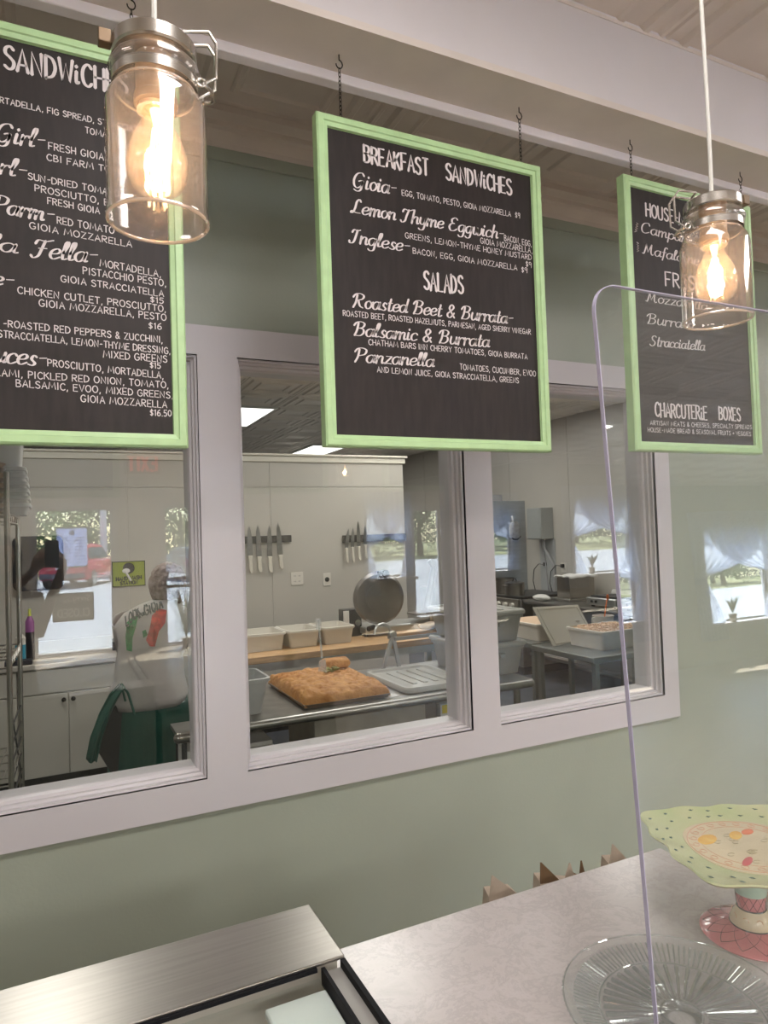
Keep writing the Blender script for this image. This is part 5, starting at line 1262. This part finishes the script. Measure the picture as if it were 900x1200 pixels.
# ================================================================== PEOPLE
def limb(mb, pts, rs, n=14): return mb.tube(pts, rs, n)
def finish_body(o, vox=.008):
    q = o.modifiers.new('fuse', 'REMESH'); q.mode = 'VOXEL'; q.voxel_size = vox; q.use_smooth_shade = True
    s = o.modifiers.new('soft', 'SMOOTH'); s.factor = .5; s.iterations = 3
def hand(mb, c, d, pn, s=1, curl=.6, thumb=1):
    """c wrist, d direction of the fingers, pn palm normal"""
    c = Vector(c); d = Vector(d).normalized(); pn = Vector(pn).normalized(); x = d.cross(pn).normalized()*thumb
    mb.tube([c, c+d*.03, c+d*.085], [.026, .034, .036], 12)
    for k, L in enumerate((.068, .078, .072, .056)):
        b = c+d*.08+x*(.028-.019*k); a1 = d*cos(curl*.4)+pn*sin(curl*.4); a2 = d*cos(curl)+pn*sin(curl); a3 = d*cos(curl*1.6)+pn*sin(curl*1.6)
        p1 = b+a1*L*.45; p2 = p1+a2*L*.32; p3 = p2+a3*L*.26
        mb.tube([b-d*.015, b, p1, p2, p3], [.010, .0095, .0088, .008, .006], 10)
    t0 = c+d*.025+x*.028; t1 = t0+(x*.6+d*.6+pn*.3).normalized()*.035; t2 = t1+(x*.1+d*.8+pn*.5).normalized()*.03
    mb.tube([t0-x*.012, t0, t1, t2], [.013, .012, .010, .008], 10)
# ---- kitchen worker: stands with her back to us, bending a little to the right over the maple table
wy = 3.86
hip = Vector((PY(176, 800, wy).x, wy, 0)); hx = hip.x
wk_ = thing('person', 'person in a white printed shirt and dark green apron, back turned, bending right', 'person', (hx, wy, 0))
sh = PY(183, 716, wy+.05); hd = PY(197, 688, wy+.10)
B = MB()
B.rings([(hx, wy, .84, .165, .125), (hx, wy, .95, .16, .12), (hx+.005, wy+.01, 1.08, .14, .105), (sh.x-.01, wy+.03, 1.22, .165, .115), (sh.x, wy+.045, 1.32, .185, .11), (sh.x+.01, wy+.06, 1.385, .12, .08), (hd.x-.015, wy+.075, 1.42, .058, .058), (hd.x-.005, wy+.085, 1.47, .055, .058)], 28)
B.ball((hd.x, wy+.11, hd.z+.0), .118, 22, (.70, .86, 1.0))
B.ball((hd.x+.01, wy+.205, hd.z-.01), .02, 8, (.7, 1, 1.2))
for s in (-1, 1): B.ball((hd.x+s*.080, wy+.11, hd.z-.01), .028, 8, (.35, .7, 1))
shL = Vector((sh.x-.150, wy+.045, 1.325)); shR = Vector((sh.x+.160, wy+.045, 1.315))
elL = Vector((shL.x+.03, wy+.20, 1.10)); wrL = Vector((hx+.12, wy+.40, 1.04))
elR = Vector((shR.x+.10, wy+.15, 1.10)); wrR = Vector((hx+.50, wy+.36, 1.05))
for a, b_, c_ in ((shL, elL, wrL), (shR, elR, wrR)):
    limb(B, [a, (a+b_)/2, b_, (b_*.6+c_*.4), c_], [.055, .048, .041, .038, .026])
hand(B, wrL, (.3, .8, -.25), (0, 0, -1), curl=.7, thumb=1); hand(B, wrR, (.5, .7, -.2), (0, 0, -1), curl=.7, thumb=-1)
for s in (-1, 1):
    x = hx+s*.085
    limb(B, [(x, wy, .86), (x+s*.005, wy+.01, .68), (x+s*.01, wy+.015, .47), (x+s*.012, wy-.01, .30), (x+s*.015, wy, .10)], [.095, .085, .060, .055, .040])
bo = B.build('body', m_skin, wk_); finish_body(bo, .009)
m_trs = mat('black_trousers', (.012, .012, .014), .8)
T = MB(); T.rings([(hx, wy, .80, .172, .135), (hx, wy, .90, .172, .130), (hx, wy, .97, .165, .125)], 28)
for s in (-1, 1):
    x = hx+s*.087; limb(T, [(x, wy, .88), (x+s*.005, wy+.01, .68), (x+s*.01, wy+.015, .47), (x+s*.012, wy-.005, .28), (x+s*.015, wy, .08)], [.105, .098, .078, .072, .065], 18)
tr = T.build('trousers', m_trs, wk_); finish_body(tr, .012)
for s in (-1, 1):
    x = hx+s*.1; S = MB(); S.rings([(x, wy+.05, .0, .048, .135), (x, wy+.05, .03, .050, .135), (x, wy+.03, .06, .046, .11), (x, wy-.01, .10, .042, .055)], 20); S.build('shoe', m_black, wk_)
# shirt
m_shirt = mat('off_white_shirt', (.44, .41, .385), .85, noise=.04, nscale=8, bump=.25, bscale=14)
def wob(a, t): return 1+.02*sin(5*a+6*t)+.012*sin(11*a+3*t)
S = MB(); S.rings([(hx-.01, wy-.005, .885, .195, .160), (hx-.012, wy-.008, .93, .202, .165), (hx-.005, wy, 1.02, .178, .145), (hx+.0, wy+.012, 1.12, .170, .130), (sh.x-.012, wy+.032, 1.22, .186, .132), (sh.x-.004, wy+.045, 1.31, .206, .126), (sh.x+.006, wy+.055, 1.365, .168, .102), (sh.x+.014, wy+.065, 1.40, .105, .082), (hd.x-.012, wy+.075, 1.425, .070, .070)], 48, caps=False, wob=wob)
for a, b_ in ((shL, elL), (shR, elR)):
    S.tube([a+Vector((0, 0, .005)), (a*.65+b_*.35), (a*.15+b_*.85)], [.078, .074, .068], 18, caps=False)
so_ = S.build('shirt', m_shirt, wk_, solid=.003, angle=80)
SV = BVHTree.FromPolygons([Vector(v) for v in S.v], S.f)
def onshirt(p):
    h = SV.ray_cast(Vector((p.x, wy-1.0, p.z)), Vector((0, 1, 0)))
    if h[0] is None: h = SV.find_nearest(Vector((p.x, wy-.1, p.z))); return h[0]+Vector((0, -.012, 0))
    return Vector((p.x, h[0].y-.004, p.z))
def patch(poly, m, nm, nn=10):
    cx = sum(p[0] for p in poly)/len(poly); cz = sum(p[1] for p in poly)/len(poly)
    mb = MB(); vs = []; n = len(poly); K = 5
    for k in range(K+1):
        for (x, z) in poly: t = k/K; vs.append(onshirt(Vector((cx+(x-cx)*t, 0, cz+(z-cz)*t))))
    fs = [(k*n+i, k*n+(i+1) % n, (k+1)*n+(i+1) % n, (k+1)*n+i) for k in range(K) for i in range(n)]
    mb.add(vs, fs); mb.build(nm, m, wk_, smooth=False)
def pp(u, v): q = PY(u, v, wy-.09); return (q.x, q.z)
def dens(L, k=4):
    o = []
    for i in range(len(L)):
        a, b_ = L[i], L[(i+1) % len(L)]
        for j in range(k): o.append((a[0]+(b_[0]-a[0])*j/k, a[1]+(b_[1]-a[1])*j/k))
    return o
patch(dens([pp(150, 731), pp(157, 724), pp(163, 723), pp(160, 735), pp(156, 748), pp(155, 764), pp(149, 763), pp(148, 748)]), mat('green_print', (.03, .20, .06), .8, noise=.4, nscale=40), 'green_print')
patch(dens([pp(179, 722), pp(187, 714), pp(197, 716), pp(194, 730), pp(186, 740), pp(181, 757), pp(175, 757), pp(171, 750), pp(175, 738)]), mat('red_print', (.42, .03, .02), .8, noise=.4, nscale=40), 'red_print')
patch(dens([pp(167, 740), pp(171, 738), pp(173, 744), pp(168, 748)], 3), mat('green_print', (0, 0, 0)), 'small_green_print')
mb = MB()
a = pp(149, 735); b_ = pp(166, 721); c_ = pp(171, 722); d_ = pp(193, 713)
letter(mb, 'LOOK', (a[0], 0, a[1]), (b_[0], 0, b_[1]), .046, (0, -1, 0), .008, gap=1.8, jit=0, mapf=onshirt, lift=0)
letter(mb, 'GIOIA', (c_[0], 0, c_[1]), (d_[0], 0, d_[1]), .046, (0, -1, 0), .008, gap=1.8, jit=0, mapf=onshirt, lift=0)
mb.v = [(p[0], p[1]-.007, p[2]) for p in mb.v]; mb.build('dark_lettering', mat('shirt_ink', (.05, .06, .05), .8), wk_, smooth=False)
# apron
m_apr = mat('dark_green_apron', (.012, .085, .062), .8, noise=.15, nscale=6, bump=.35, bscale=16)
def apr(u, v):
    a = radians(-205)+radians(310)*u; z = .93-.62*v
    rx = .185+.05*v; ry = .150+.04*v; f = 1+.025*sin(14*a+3*v)*v+.02*sin(23*a)*v
    return (hx+.0+rx*cos(a)*f, wy-.004+ry*sin(a)*f, z-.01*sin(a*3))
A = MB().grid(apr, 90, 24); A.build('apron_skirt', m_apr, wk_, solid=.003, angle=80)
fo = [PY(u, v, wy-.17) for u, v in ((141, 800), (128, 815), (116, 838), (106, 865), (101, 890))]
fi = [PY(u, v, wy-.17) for u, v in ((146, 806), (137, 822), (128, 842), (119, 868), (113, 893))]
def along(L, t): t *= len(L)-1; i = min(int(t), len(L)-2); return L[i].lerp(L[i+1], t-i)
def flap(u, v): q = along(fo, v).lerp(along(fi, v), u); return q+Vector((0, .03*sin(u*7+v*2)-.02*v, 0))
MB().grid(flap, 10, 20).build('apron_flap', m_apr, wk_, solid=.004, angle=80)
li = [PY(u, v, wy-.10) for u, v in ((137, 822), (126, 848), (113, 878), (122, 893), (134, 912), (150, 912), (150, 822))]
MB().prism(li, (0, .05, 0)).build('apron_lining', m_trs, wk_, bevel=.006)
W = MB()
W.tube([PY(142, 801, wy-.16), PY(150, 812, wy-.18), PY(158, 838, wy-.20)], .006, 6); W.tube([PY(142, 801, wy-.16), PY(147, 822, wy-.18)], .006, 6)
W.build('waist_tie', m_apr, wk_)
m_hair = mat('grey_brown_hair', (.17, .12, .10), .75, col2=(.34, .27, .25), nscale=30, bump=.8, bscale=50)
Hh = MB()
def hr(u, v):
    a = 2*pi*u; b_ = pi*(v-.5); c = Vector((hd.x, wy+.10, hd.z+.012)); n = Vector((cos(a)*cos(b_), sin(a)*cos(b_), sin(b_)))
    k = 1+.07*NS.noise(n*3.5)+.05*NS.noise(n*9)
    if n.y > .25: k *= 1-.5*min(1, (n.y-.25)*2.2)*(1 if n.z < .5 else .3)
    return c+Vector((n.x*.102*k, n.y*.115*k, n.z*.128*k))
Hh.grid(hr, 48, 32); Hh.build('hair', m_hair, wk_, angle=80)

# ---- the photographer, seen only as a dim reflection: holds the phone up in front of the face
px0, py0 = -.31, -.36
ph = thing('person', 'person with long dark hair photographing with a raised phone, seen reflected', 'person', (px0, py0, 0))
B = MB()
B.rings([(px0, py0, .90, .165, .12), (px0, py0, 1.02, .15, .11), (px0, py0, 1.14, .13, .10), (px0, py0, 1.30, .165, .11), (px0, py0, 1.42, .185, .10), (px0, py0, 1.48, .11, .075), (px0, py0+.01, 1.52, .055, .055), (px0, py0+.015, 1.58, .055, .06)], 28)
HZ = 1.68; B.ball((px0, py0+.03, HZ), .118, 24, (.68, .84, 1.0)); B.ball((px0, py0+.132, HZ-.015), .022, 8, (.6, .8, 1.3))
for s in (-1, 1): B.ball((px0+s*.078, py0+.02, HZ-.01), .026, 8, (.35, .7, 1))
B.ball((px0, py0+.118, HZ-.055), .02, 8, (1.3, .5, .4))
for s in (-1, 1):
    a = Vector((px0+s*.18, py0, 1.42)); e = Vector((px0+s*.20, py0+.10, 1.20)); w2 = Vector((-.02+s*.075+(-.02), -.09, 1.60))
    limb(B, [a, (a+e)/2, e, (e+w2)/2, w2], [.052, .046, .040, .034, .024]); hand(B, w2, (-s*.3, .35, .8), (-s*.5, -.2, .2), curl=.9, thumb=-s)
    x = px0+s*.085; limb(B, [(x, py0, .92), (x, py0+.01, .70), (x, py0+.015, .48), (x, py0-.01, .30), (x, py0, .09)], [.095, .085, .060, .055, .040])
bo = B.build('body', m_skin, ph); finish_body(bo, .007)
mb = MB()
for s in (-1, 1): mb.ball((px0+s*.032, py0+.118, HZ+.005), .012, 10)
mb.build('eyes', m_black, ph)
m_top = mat('dark_purple_top', (.045, .02, .04), .8)
S = MB().rings([(px0, py0, .86, .19, .15), (px0, py0, 1.05, .165, .13), (px0, py0, 1.20, .155, .12), (px0, py0, 1.36, .195, .125), (px0, py0, 1.45, .17, .10), (px0, py0, 1.50, .09, .07)], 36, caps=False)
for s in (-1, 1): S.tube([(px0+s*.16, py0, 1.42), (px0+s*.20, py0+.05, 1.30)], [.07, .062], 16, caps=False)
S.build('top', m_top, ph, solid=.003, angle=80)
T = MB().rings([(px0, py0, .84, .175, .135), (px0, py0, .98, .165, .125)], 24)
for s in (-1, 1): limb(T, [(px0+s*.087, py0, .92), (px0+s*.09, py0+.01, .60), (px0+s*.095, py0, .08)], [.105, .085, .065], 16)
finish_body(T.build('trousers', m_trs, ph), .012)
for s in (-1, 1): MB().rings([(px0+s*.09, py0+.05, 0, .048, .13), (px0+s*.09, py0+.05, .03, .05, .13), (px0+s*.09, py0, .09, .042, .06)], 18).build('shoe', m_black, ph)
def hr2(u, v):
    a = 2*pi*u; z = HZ+.135-.42*v; n = Vector((cos(a), sin(a), 0)); c = Vector((px0, py0+.01, 0)); R_ = sqrt(max(0.0, 1-(1-min(1, v*3.2))**2))
    k = (1+.06*NS.noise(Vector((cos(a)*4, sin(a)*4, v*5))))*R_
    if n.y > .35 and v > .16: k *= .55
    return Vector((c.x+n.x*.115*k, c.y+n.y*.118*k, z))
MB().grid(hr2, 40, 28).build('hair', mat('dark_hair', (.012, .009, .008), .7), ph, solid=.004, angle=80)
phn = thing('phone', 'black phone raised to take the photograph, seen reflected at far left', 'phone', (-.03, -.05, 1.62))
MB().box(-.062, .014, -.030, -.018, 1.61, 1.772).build('phone_body', mat('phone_black', (.01, .01, .011), .3), phn, bevel=.004)

# ================================================================== OUTSIDE AND FRONT-OF-SHOP REFLECTIONS
m_asph = mat('pale_parking_asphalt', (.30, .32, .36), .9, noise=.12, nscale=3, bump=.4, bscale=30)
struct(MB().box(-60, 60, -34, FY-.13, -.12, -.02), 'ground_parking', m_asph)
struct(MB().box(-80, 80, -90, -34, -.12, .0), 'ground_verge', mat('dry_grass', (.16, .17, .06), .9, noise=.3, nscale=2))
def mirr(u, v, yv): q = PY(u, v, yv); q.y = 2*2.254-yv; return q
# poster, closed sign, exit sign
m_poster = bpy.data.materials.new('poster_paper'); m_poster.use_nodes = True; n = m_poster.node_tree; n.nodes.clear()
o = n.nodes.new('ShaderNodeOutputMaterial'); dfs = n.nodes.new('ShaderNodeBsdfDiffuse'); tl = n.nodes.new('ShaderNodeBsdfTranslucent'); mx = n.nodes.new('ShaderNodeMixShader'); mx.inputs[0].default_value = .6
for q in (dfs, tl): q.inputs[0].default_value = (.62, .68, .88, 1)
n.links.new(dfs.outputs[0], mx.inputs[1]); n.links.new(tl.outputs[0], mx.inputs[2]); n.links.new(mx.outputs[0], o.inputs[0])
a = mirr(66, 618, 11.80); b_ = mirr(103, 664, 11.80)
po = thing('door_poster', 'menu poster with green edges taped on the door glass, seen reflected', 'poster', ((a.x+b_.x)/2, FY-.06, b_.z))
MB().box(a.x, b_.x, FY-.063, FY-.060, b_.z, a.z).build('sheet', m_poster, po, smooth=False)
mb = MB(); mb.box(a.x, b_.x, FY-.061, FY-.057, a.z-.02, a.z+.01); mb.box(a.x, b_.x, FY-.061, FY-.057, b_.z-.01, b_.z+.015); mb.build('green_edge', m_frame, po, smooth=False)
mb = MB()
for k in range(9):
    z = a.z-.17-(a.z-b_.z-.24)*k/8
    for q in (0, 1):
        x_ = a.x+.06+q*(b_.x-a.x)*.46; mb.box(x_, x_+(b_.x-a.x)*(.26+.06*((k*7+q) % 3)), FY-.0595, FY-.058, z, z+.010)
mb.cyl(((a.x+b_.x)/2, FY-.0595, a.z-.09), ((a.x+b_.x)/2, FY-.058, a.z-.09), .04, 20); mb.build('printed_lines', mat('grey_ink', (.2, .22, .3), .7), po, smooth=False)
a = mirr(61, 697, 11.7); b_ = mirr(111, 727, 11.7)
cs = thing('closed_sign', 'hanging CLOSED sign on a cord at the door, seen mirrored', 'sign', ((a.x+b_.x)/2, FY-.03, b_.z))
MB().box(a.x, b_.x, FY-.036, FY-.028, b_.z, a.z).build('board', mat('grey_sign_board', (.10, .08, .05), .5), cs, smooth=False)
MB().tube([(a.x+.1, FY-.03, a.z), ((a.x+b_.x)/2, FY-.03, a.z+.22), (b_.x-.1, FY-.03, a.z)], .004, 6).build('hanging_cord', m_black, cs)
mb = MB(); yy = FY-.028
# readable from inside the shop (facing +y): text runs towards -x
letter(mb, 'CLOSED', (b_.x-.07, yy, b_.z+.07), (a.x+.07, yy, b_.z+.07), .12, (0, 1, 0), .022, gap=1.8, jit=0)
letter(mb, "Sorry", (b_.x-.05, yy, a.z-.13), (b_.x-.30, yy, a.z-.12), .08, (0, 1, 0), .016, script=True, jit=0)
letter(mb, "WE'RE", (b_.x-.32, yy, a.z-.15), (b_.x-.45, yy, a.z-.15), .04, (0, 1, 0), .008, jit=0)
mb.build('lettering', mat('sign_cream', (.9, .88, .8), .6), cs, smooth=False)
a = mirr(145, 531, 11.75); b_ = mirr(188, 555, 11.75)
ex = thing('exit_sign', 'EXIT sign with red letters above the front doors, seen mirrored', 'sign', ((a.x+b_.x)/2, FY+.03, b_.z))
MB().box(a.x, b_.x, FY+.001, FY+.05, b_.z, a.z).build('housing', mat('sign_housing', (.30, .24, .20), .5), ex, bevel=.006)
mb = MB(); letter(mb, 'EXIT', (b_.x-.06, FY+.051, b_.z+.05), (a.x+.06, FY+.051, b_.z+.05), (a.z-b_.z)*.72, (0, 1, 0), .05, gap=2.2, jit=0)
mb.build('letters', emis('exit_red', (1, .12, .07), 2.2), ex, smooth=False)
# curtains: tied lace panels at the windows
m_lace = bpy.data.materials.new('lace_curtain'); m_lace.use_nodes = True; n = m_lace.node_tree; n.nodes.clear()
o = n.nodes.new('ShaderNodeOutputMaterial'); dfs = n.nodes.new('ShaderNodeBsdfDiffuse'); tl = n.nodes.new('ShaderNodeBsdfTranslucent'); mx = n.nodes.new('ShaderNodeMixShader'); mx.inputs[0].default_value = .7
vr = n.nodes.new('ShaderNodeTexVoronoi'); vr.inputs['Scale'].default_value = 22; tc = n.nodes.new('ShaderNodeTexCoord'); rp = n.nodes.new('ShaderNodeValToRGB')
rp.color_ramp.elements[0].color = (.55, .60, .72, 1); rp.color_ramp.elements[1].color = (.80, .84, .92, 1); rp.color_ramp.elements[0].position = .2; rp.color_ramp.elements[1].position = .5
n.links.new(tc.outputs['Object'], vr.inputs['Vector']); n.links.new(vr.outputs['Distance'], rp.inputs[0])
for q in (dfs, tl): n.links.new(rp.outputs[0], q.inputs[0])
n.links.new(dfs.outputs[0], mx.inputs[1]); n.links.new(tl.outputs[0], mx.inputs[2]); n.links.new(mx.outputs[0], o.inputs[0])
def curtain(x0, x1, side, zt, ztie, zb, label, dy=0.0):
    xt = x0+.05 if side < 0 else x1-.05     # tie-back side
    r = thing('curtain', label, 'curtain', (xt, FY+.06, zb), 'lace curtains at the front windows')
    def fn(u, v):
        z = zt+(zb-zt)*v; vt = (zt-ztie)/(zt-zb)
        k = 1-.88*min(1, v/vt)**4.5 if v < vt else .12+.26*sin((v-vt)/(1-vt)*pi/2)
        x = xt+((x1-x0)*k*u*(1 if side < 0 else -1))
        return (x, FY+.05+dy+.018*sin(u*46)+.006*sin(u*13+v*4), z)
    MB().grid(fn, 120, 44).build('lace_panel', m_lace, r, solid=.001, angle=80)
    MB().tube([(xt+.06*cos(t)+(.05 if side < 0 else -.05), FY+.05+dy+.028*sin(t), ztie) for t in [k*pi/8 for k in range(16)]], .010, 6, closed=True).build('tie_band', m_lace, r)
for nm, xa, xb, zt, zti, zbb, tail in (('first', 5.15, 6.25, 2.52, 1.5, .55, 'seen reflected'), ('second', 7.4, 8.8, 2.5, 1.5, .55, 'seen reflected'), ('third', 9.9, 12.2, 2.65, 1.50, .4, 'reflected in the acrylic screen')):
    w_ = xb-xa
    curtain(xa, xb-.22*w_, -1, zt, zti, zbb, 'lace curtain tied left of the %s front window, %s' % (nm, tail))
    curtain(xa+.22*w_, xb, 1, zt, zti, zbb, 'lace curtain tied right of the %s front window, %s' % (nm, tail), .062)
# potted plants on sill
def plantpot(x, z, label, h=.4):
    y = FY+.20; r = thing('potted_plant', label, 'plant', (x, y, z), 'potted plants by the front windows')
    MB().lathe([(0, 0), (.05, 0), (.07, .12), (.075, .12), (.075, .14), (0, .14)], (x, y, z), 20).build('pot', m_kraft, r)
    mb = MB(); rn = random.Random(int(x*100))
    for k in range(26):
        a = rn.uniform(0, 6.28); t = rn.uniform(.1, .55); p = Vector((x, y, z+.13)); d = Vector((cos(a)*t, abs(sin(a))*t*.4, 1)).normalized(); L = h*rn.uniform(.5, 1)
        q1 = p+d*L*.6; q2 = p+d*L+Vector((cos(a), 0, -.4))*.05; s = Vector((-sin(a), cos(a), 0))*.018
        mb.add([p, q1-s, q1+s, q2], [(0, 1, 3, 2)])
    mb.build('leaves', mat('houseplant_leaf', (.05, .12, .04), .6), r, smooth=False)
plantpot(10.6, .701, 'bushy potted plant on the third front window sill, reflected'); plantpot(1.9, .001, 'tall potted plant inside by the right front door, reflected', 1.0)

# cars
def car(cx, cy_, ang, paint, label, kind='suv'):
    r = thing('car', label, 'car', (cx, cy_, -.02), 'cars parked in front of the shop'); R = RZ(ang); C = Vector((cx, cy_, -.02))
    def put(mb): mb.v = [tuple(C+R @ Vector(p)) for p in mb.v]; return mb
    # body profile (y forward is +y, rear at y=-2.3): lower hull and cabin, lofted across x
    hull = [(-2.25, .35), (-2.30, .55), (-2.28, .95), (-2.2, 1.05), (1.0, 1.08), (2.1, .95), (2.3, .75), (2.3, .4), (2.1, .3), (-2.1, .3)]
    cab = [(-2.22, 1.03), (-2.05, 1.45), (-1.8, 1.66), (-.9, 1.72), (.2, 1.68), (1.0, 1.10)] if kind == 'suv' else [(-1.7, 1.03), (-1.1, 1.38), (-.2, 1.44), (.5, 1.36), (1.2, 1.05)]
    def loft(pf, w0, w1, ins):
        mb = MB(); n = len(pf); xs = [(-w0, ins), (-w1, 0), (w1, 0), (w0, ins)]; vs = []
        cyy = sum(p[0] for p in pf)/n; czz = sum(p[1] for p in pf)/n
        for (x, i) in xs:
            for (y, z) in pf: vs.append((x, y+(cyy-y)*i, z+(czz-z)*i))
        fs = [(k*n+i, k*n+(i+1) % n, (k+1)*n+(i+1) % n, (k+1)*n+i) for k in range(3) for i in range(n)]+[tuple(range(n))[::-1], tuple(range(3*n, 4*n))]
        return mb.add(vs, fs)
    put(loft(hull, .93, .88, .06)).build('hull', paint, r, bevel=.04)
    mb = MB(); n = len(cab); vs = []
    for x, sgn in ((-.86, 0), (.86, 0)):
        for (y, z) in cab:
            k = (z-1.03)/.7; vs.append((x*(1-.16*k), y, z))
    mb.add(vs, [(i, (i+1) % n, (i+1) % n+n, i+n) for i in range(n)]+[tuple(range(n))[::-1], tuple(range(n, 2*n))]); put(mb).build('cabin', paint, r, bevel=.03)
    gl = mat('car_window', (.03, .06, .09), .05)
    if kind == 'suv':
        g = MB().add([(-.66, -2.215, 1.12), (.66, -2.215, 1.12), (.58, -2.06, 1.47), (-.58, -2.06, 1.47)], [(0, 1, 2, 3)]); g.v = [(p[0], p[1]-.012, p[2]) for p in g.v]; put(g).build('rear_window', gl, r, smooth=False, solid=.01)
    for s in (-1, 1):
        y0, y1 = (-1.75, .75) if kind == 'suv' else (-1.3, .9)
        g = MB().add([(s*.865, y0-.1, 1.12), (s*.865, y1, 1.12), (s*.77, y1-.6, 1.58 if kind == 'suv' else 1.34), (s*.77, y0+.2, 1.58 if kind == 'suv' else 1.32)], [(0, 1, 2, 3)]); put(g).build('side_window', gl, r, smooth=False, solid=.01)
        t = MB().box(s*.60-.14, s*.60+.22*(1 if s > 0 else .64), -2.31, -2.2, .92, 1.05); put(t).build('tail_light', mat('tail_red', (.5, .01, .02), .2), r, bevel=.01)
        for wy_ in (-1.45, 1.42):
            w_ = MB().cyl((s*.76, wy_, .35), (s*.95, wy_, .35), .35, 28); ob = put(w_).build('tyre', m_black, r)
            w_ = MB().cyl((s*.94, wy_, .35), (s*.965, wy_, .35), .22, 20); put(w_).build('wheel_rim', m_alu, r)
    put(MB().box(-.26, .26, -2.325, -2.29, .74, .90)).build('number_plate', m_paper, r, smooth=False)
    put(MB().box(-.85, .85, -2.34, -2.2, .38, .58)).build('bumper', mat('bumper_grey', (.12, .12, .13), .5), r, bevel=.03)
q = mirr(96, 686, 29.5)
car(q.x+.1, -27.3, pi-radians(-20), mat('red_car_paint', (.55, .02, .05), .2, coat=.8), 'red SUV parked outside, seen reflected in the left window')
q = mirr(212, 686, 30)
car(q.x+.9, -27.2, pi-radians(14), mat('silver_car_paint', (.42, .45, .50), .25, .6, coat=.8), 'silver saloon parked outside beside the red one, seen reflected', 'sedan')
# light pole
q = mirr(121, 620, 36); pl_ = MB().cyl((q.x, q.y, 0), (q.x, q.y, 5.5), .16, 12); pl_.box(q.x-.22, q.x+.22, q.y-.22, q.y+.22, 0, .3); tag(pl_.build('lamp_post', m_white, None), 'white post beyond the red car, seen reflected', 'post')
# trees
m_leafs = [mat('leaf_green_a', (.09, .20, .05), .6, noise=.4, nscale=3), mat('leaf_green_b', (.14, .25, .07), .6, noise=.4, nscale=3), mat('leaf_green_c', (.05, .13, .04), .6, noise=.4, nscale=3)]
m_bark = mat('bark', (.10, .07, .05), .9, noise=.3, nscale=9)
protos = []
for k in range(3):
    r = thing('tree', 'leafy green tree beyond the parking area, seen reflected', 'tree', (0, 0, 0), 'trees beyond the parking area')
    rn = random.Random(20+k); mb = MB(); mb.tube([(0, 0, 0), (.1, 0, 1.5), (0, .1, 3.2)], [.2, .15, .1], 10)
    for j in range(6): a = j*1.05; mb.tube([(0, .05, 1.6+.2*j), (1.2*cos(a), 1.2*sin(a), 2.8+.25*j)], [.08, .03], 6)
    mb.build('trunk', m_bark, r)
    lf = MB()
    cl_ = [(rn.uniform(-2.2, 2.2), rn.uniform(-1.6, 1.6), rn.uniform(1.2, 6.2), rn.uniform(.8, 1.5)) for _ in range(15)]
    for j in range(5200):
        c = rn.choice(cl_); n_ = Vector((rn.gauss(0, 1), rn.gauss(0, 1), rn.gauss(0, 1))).normalized(); p = Vector(c[:3])+n_*c[3]*rn.uniform(.75, 1.05)
        a_ = Vector((rn.gauss(0, 1), rn.gauss(0, 1), rn.gauss(0, 1))).normalized(); b2 = n_.cross(a_).normalized(); s = .13
        lf.add([p-a_*s, p+b2*s*.5, p+a_*s, p-b2*s*.5], [(0, 1, 2, 3)])
    lf.build('foliage', m_leafs[k], r, smooth=False, kind='stuff'); protos.append(r)
sp = [(-28+6.6*i+1.2*sin(i*2.3), -40-1.6*((i*7) % 4)) for i in range(14)]+[(-25+6.8*i, -51-1.2*((i*5) % 3)) for i in range(13)]
for i, (x, y) in enumerate(sp):
    o = protos[i] if i < 3 else dup(protos[i % 3])
    o.location = (x, y, 0); o.rotation_euler = (0, 0, i*1.3); o.scale = (1.15, 1.15, .95+.12*((i*5) % 3))
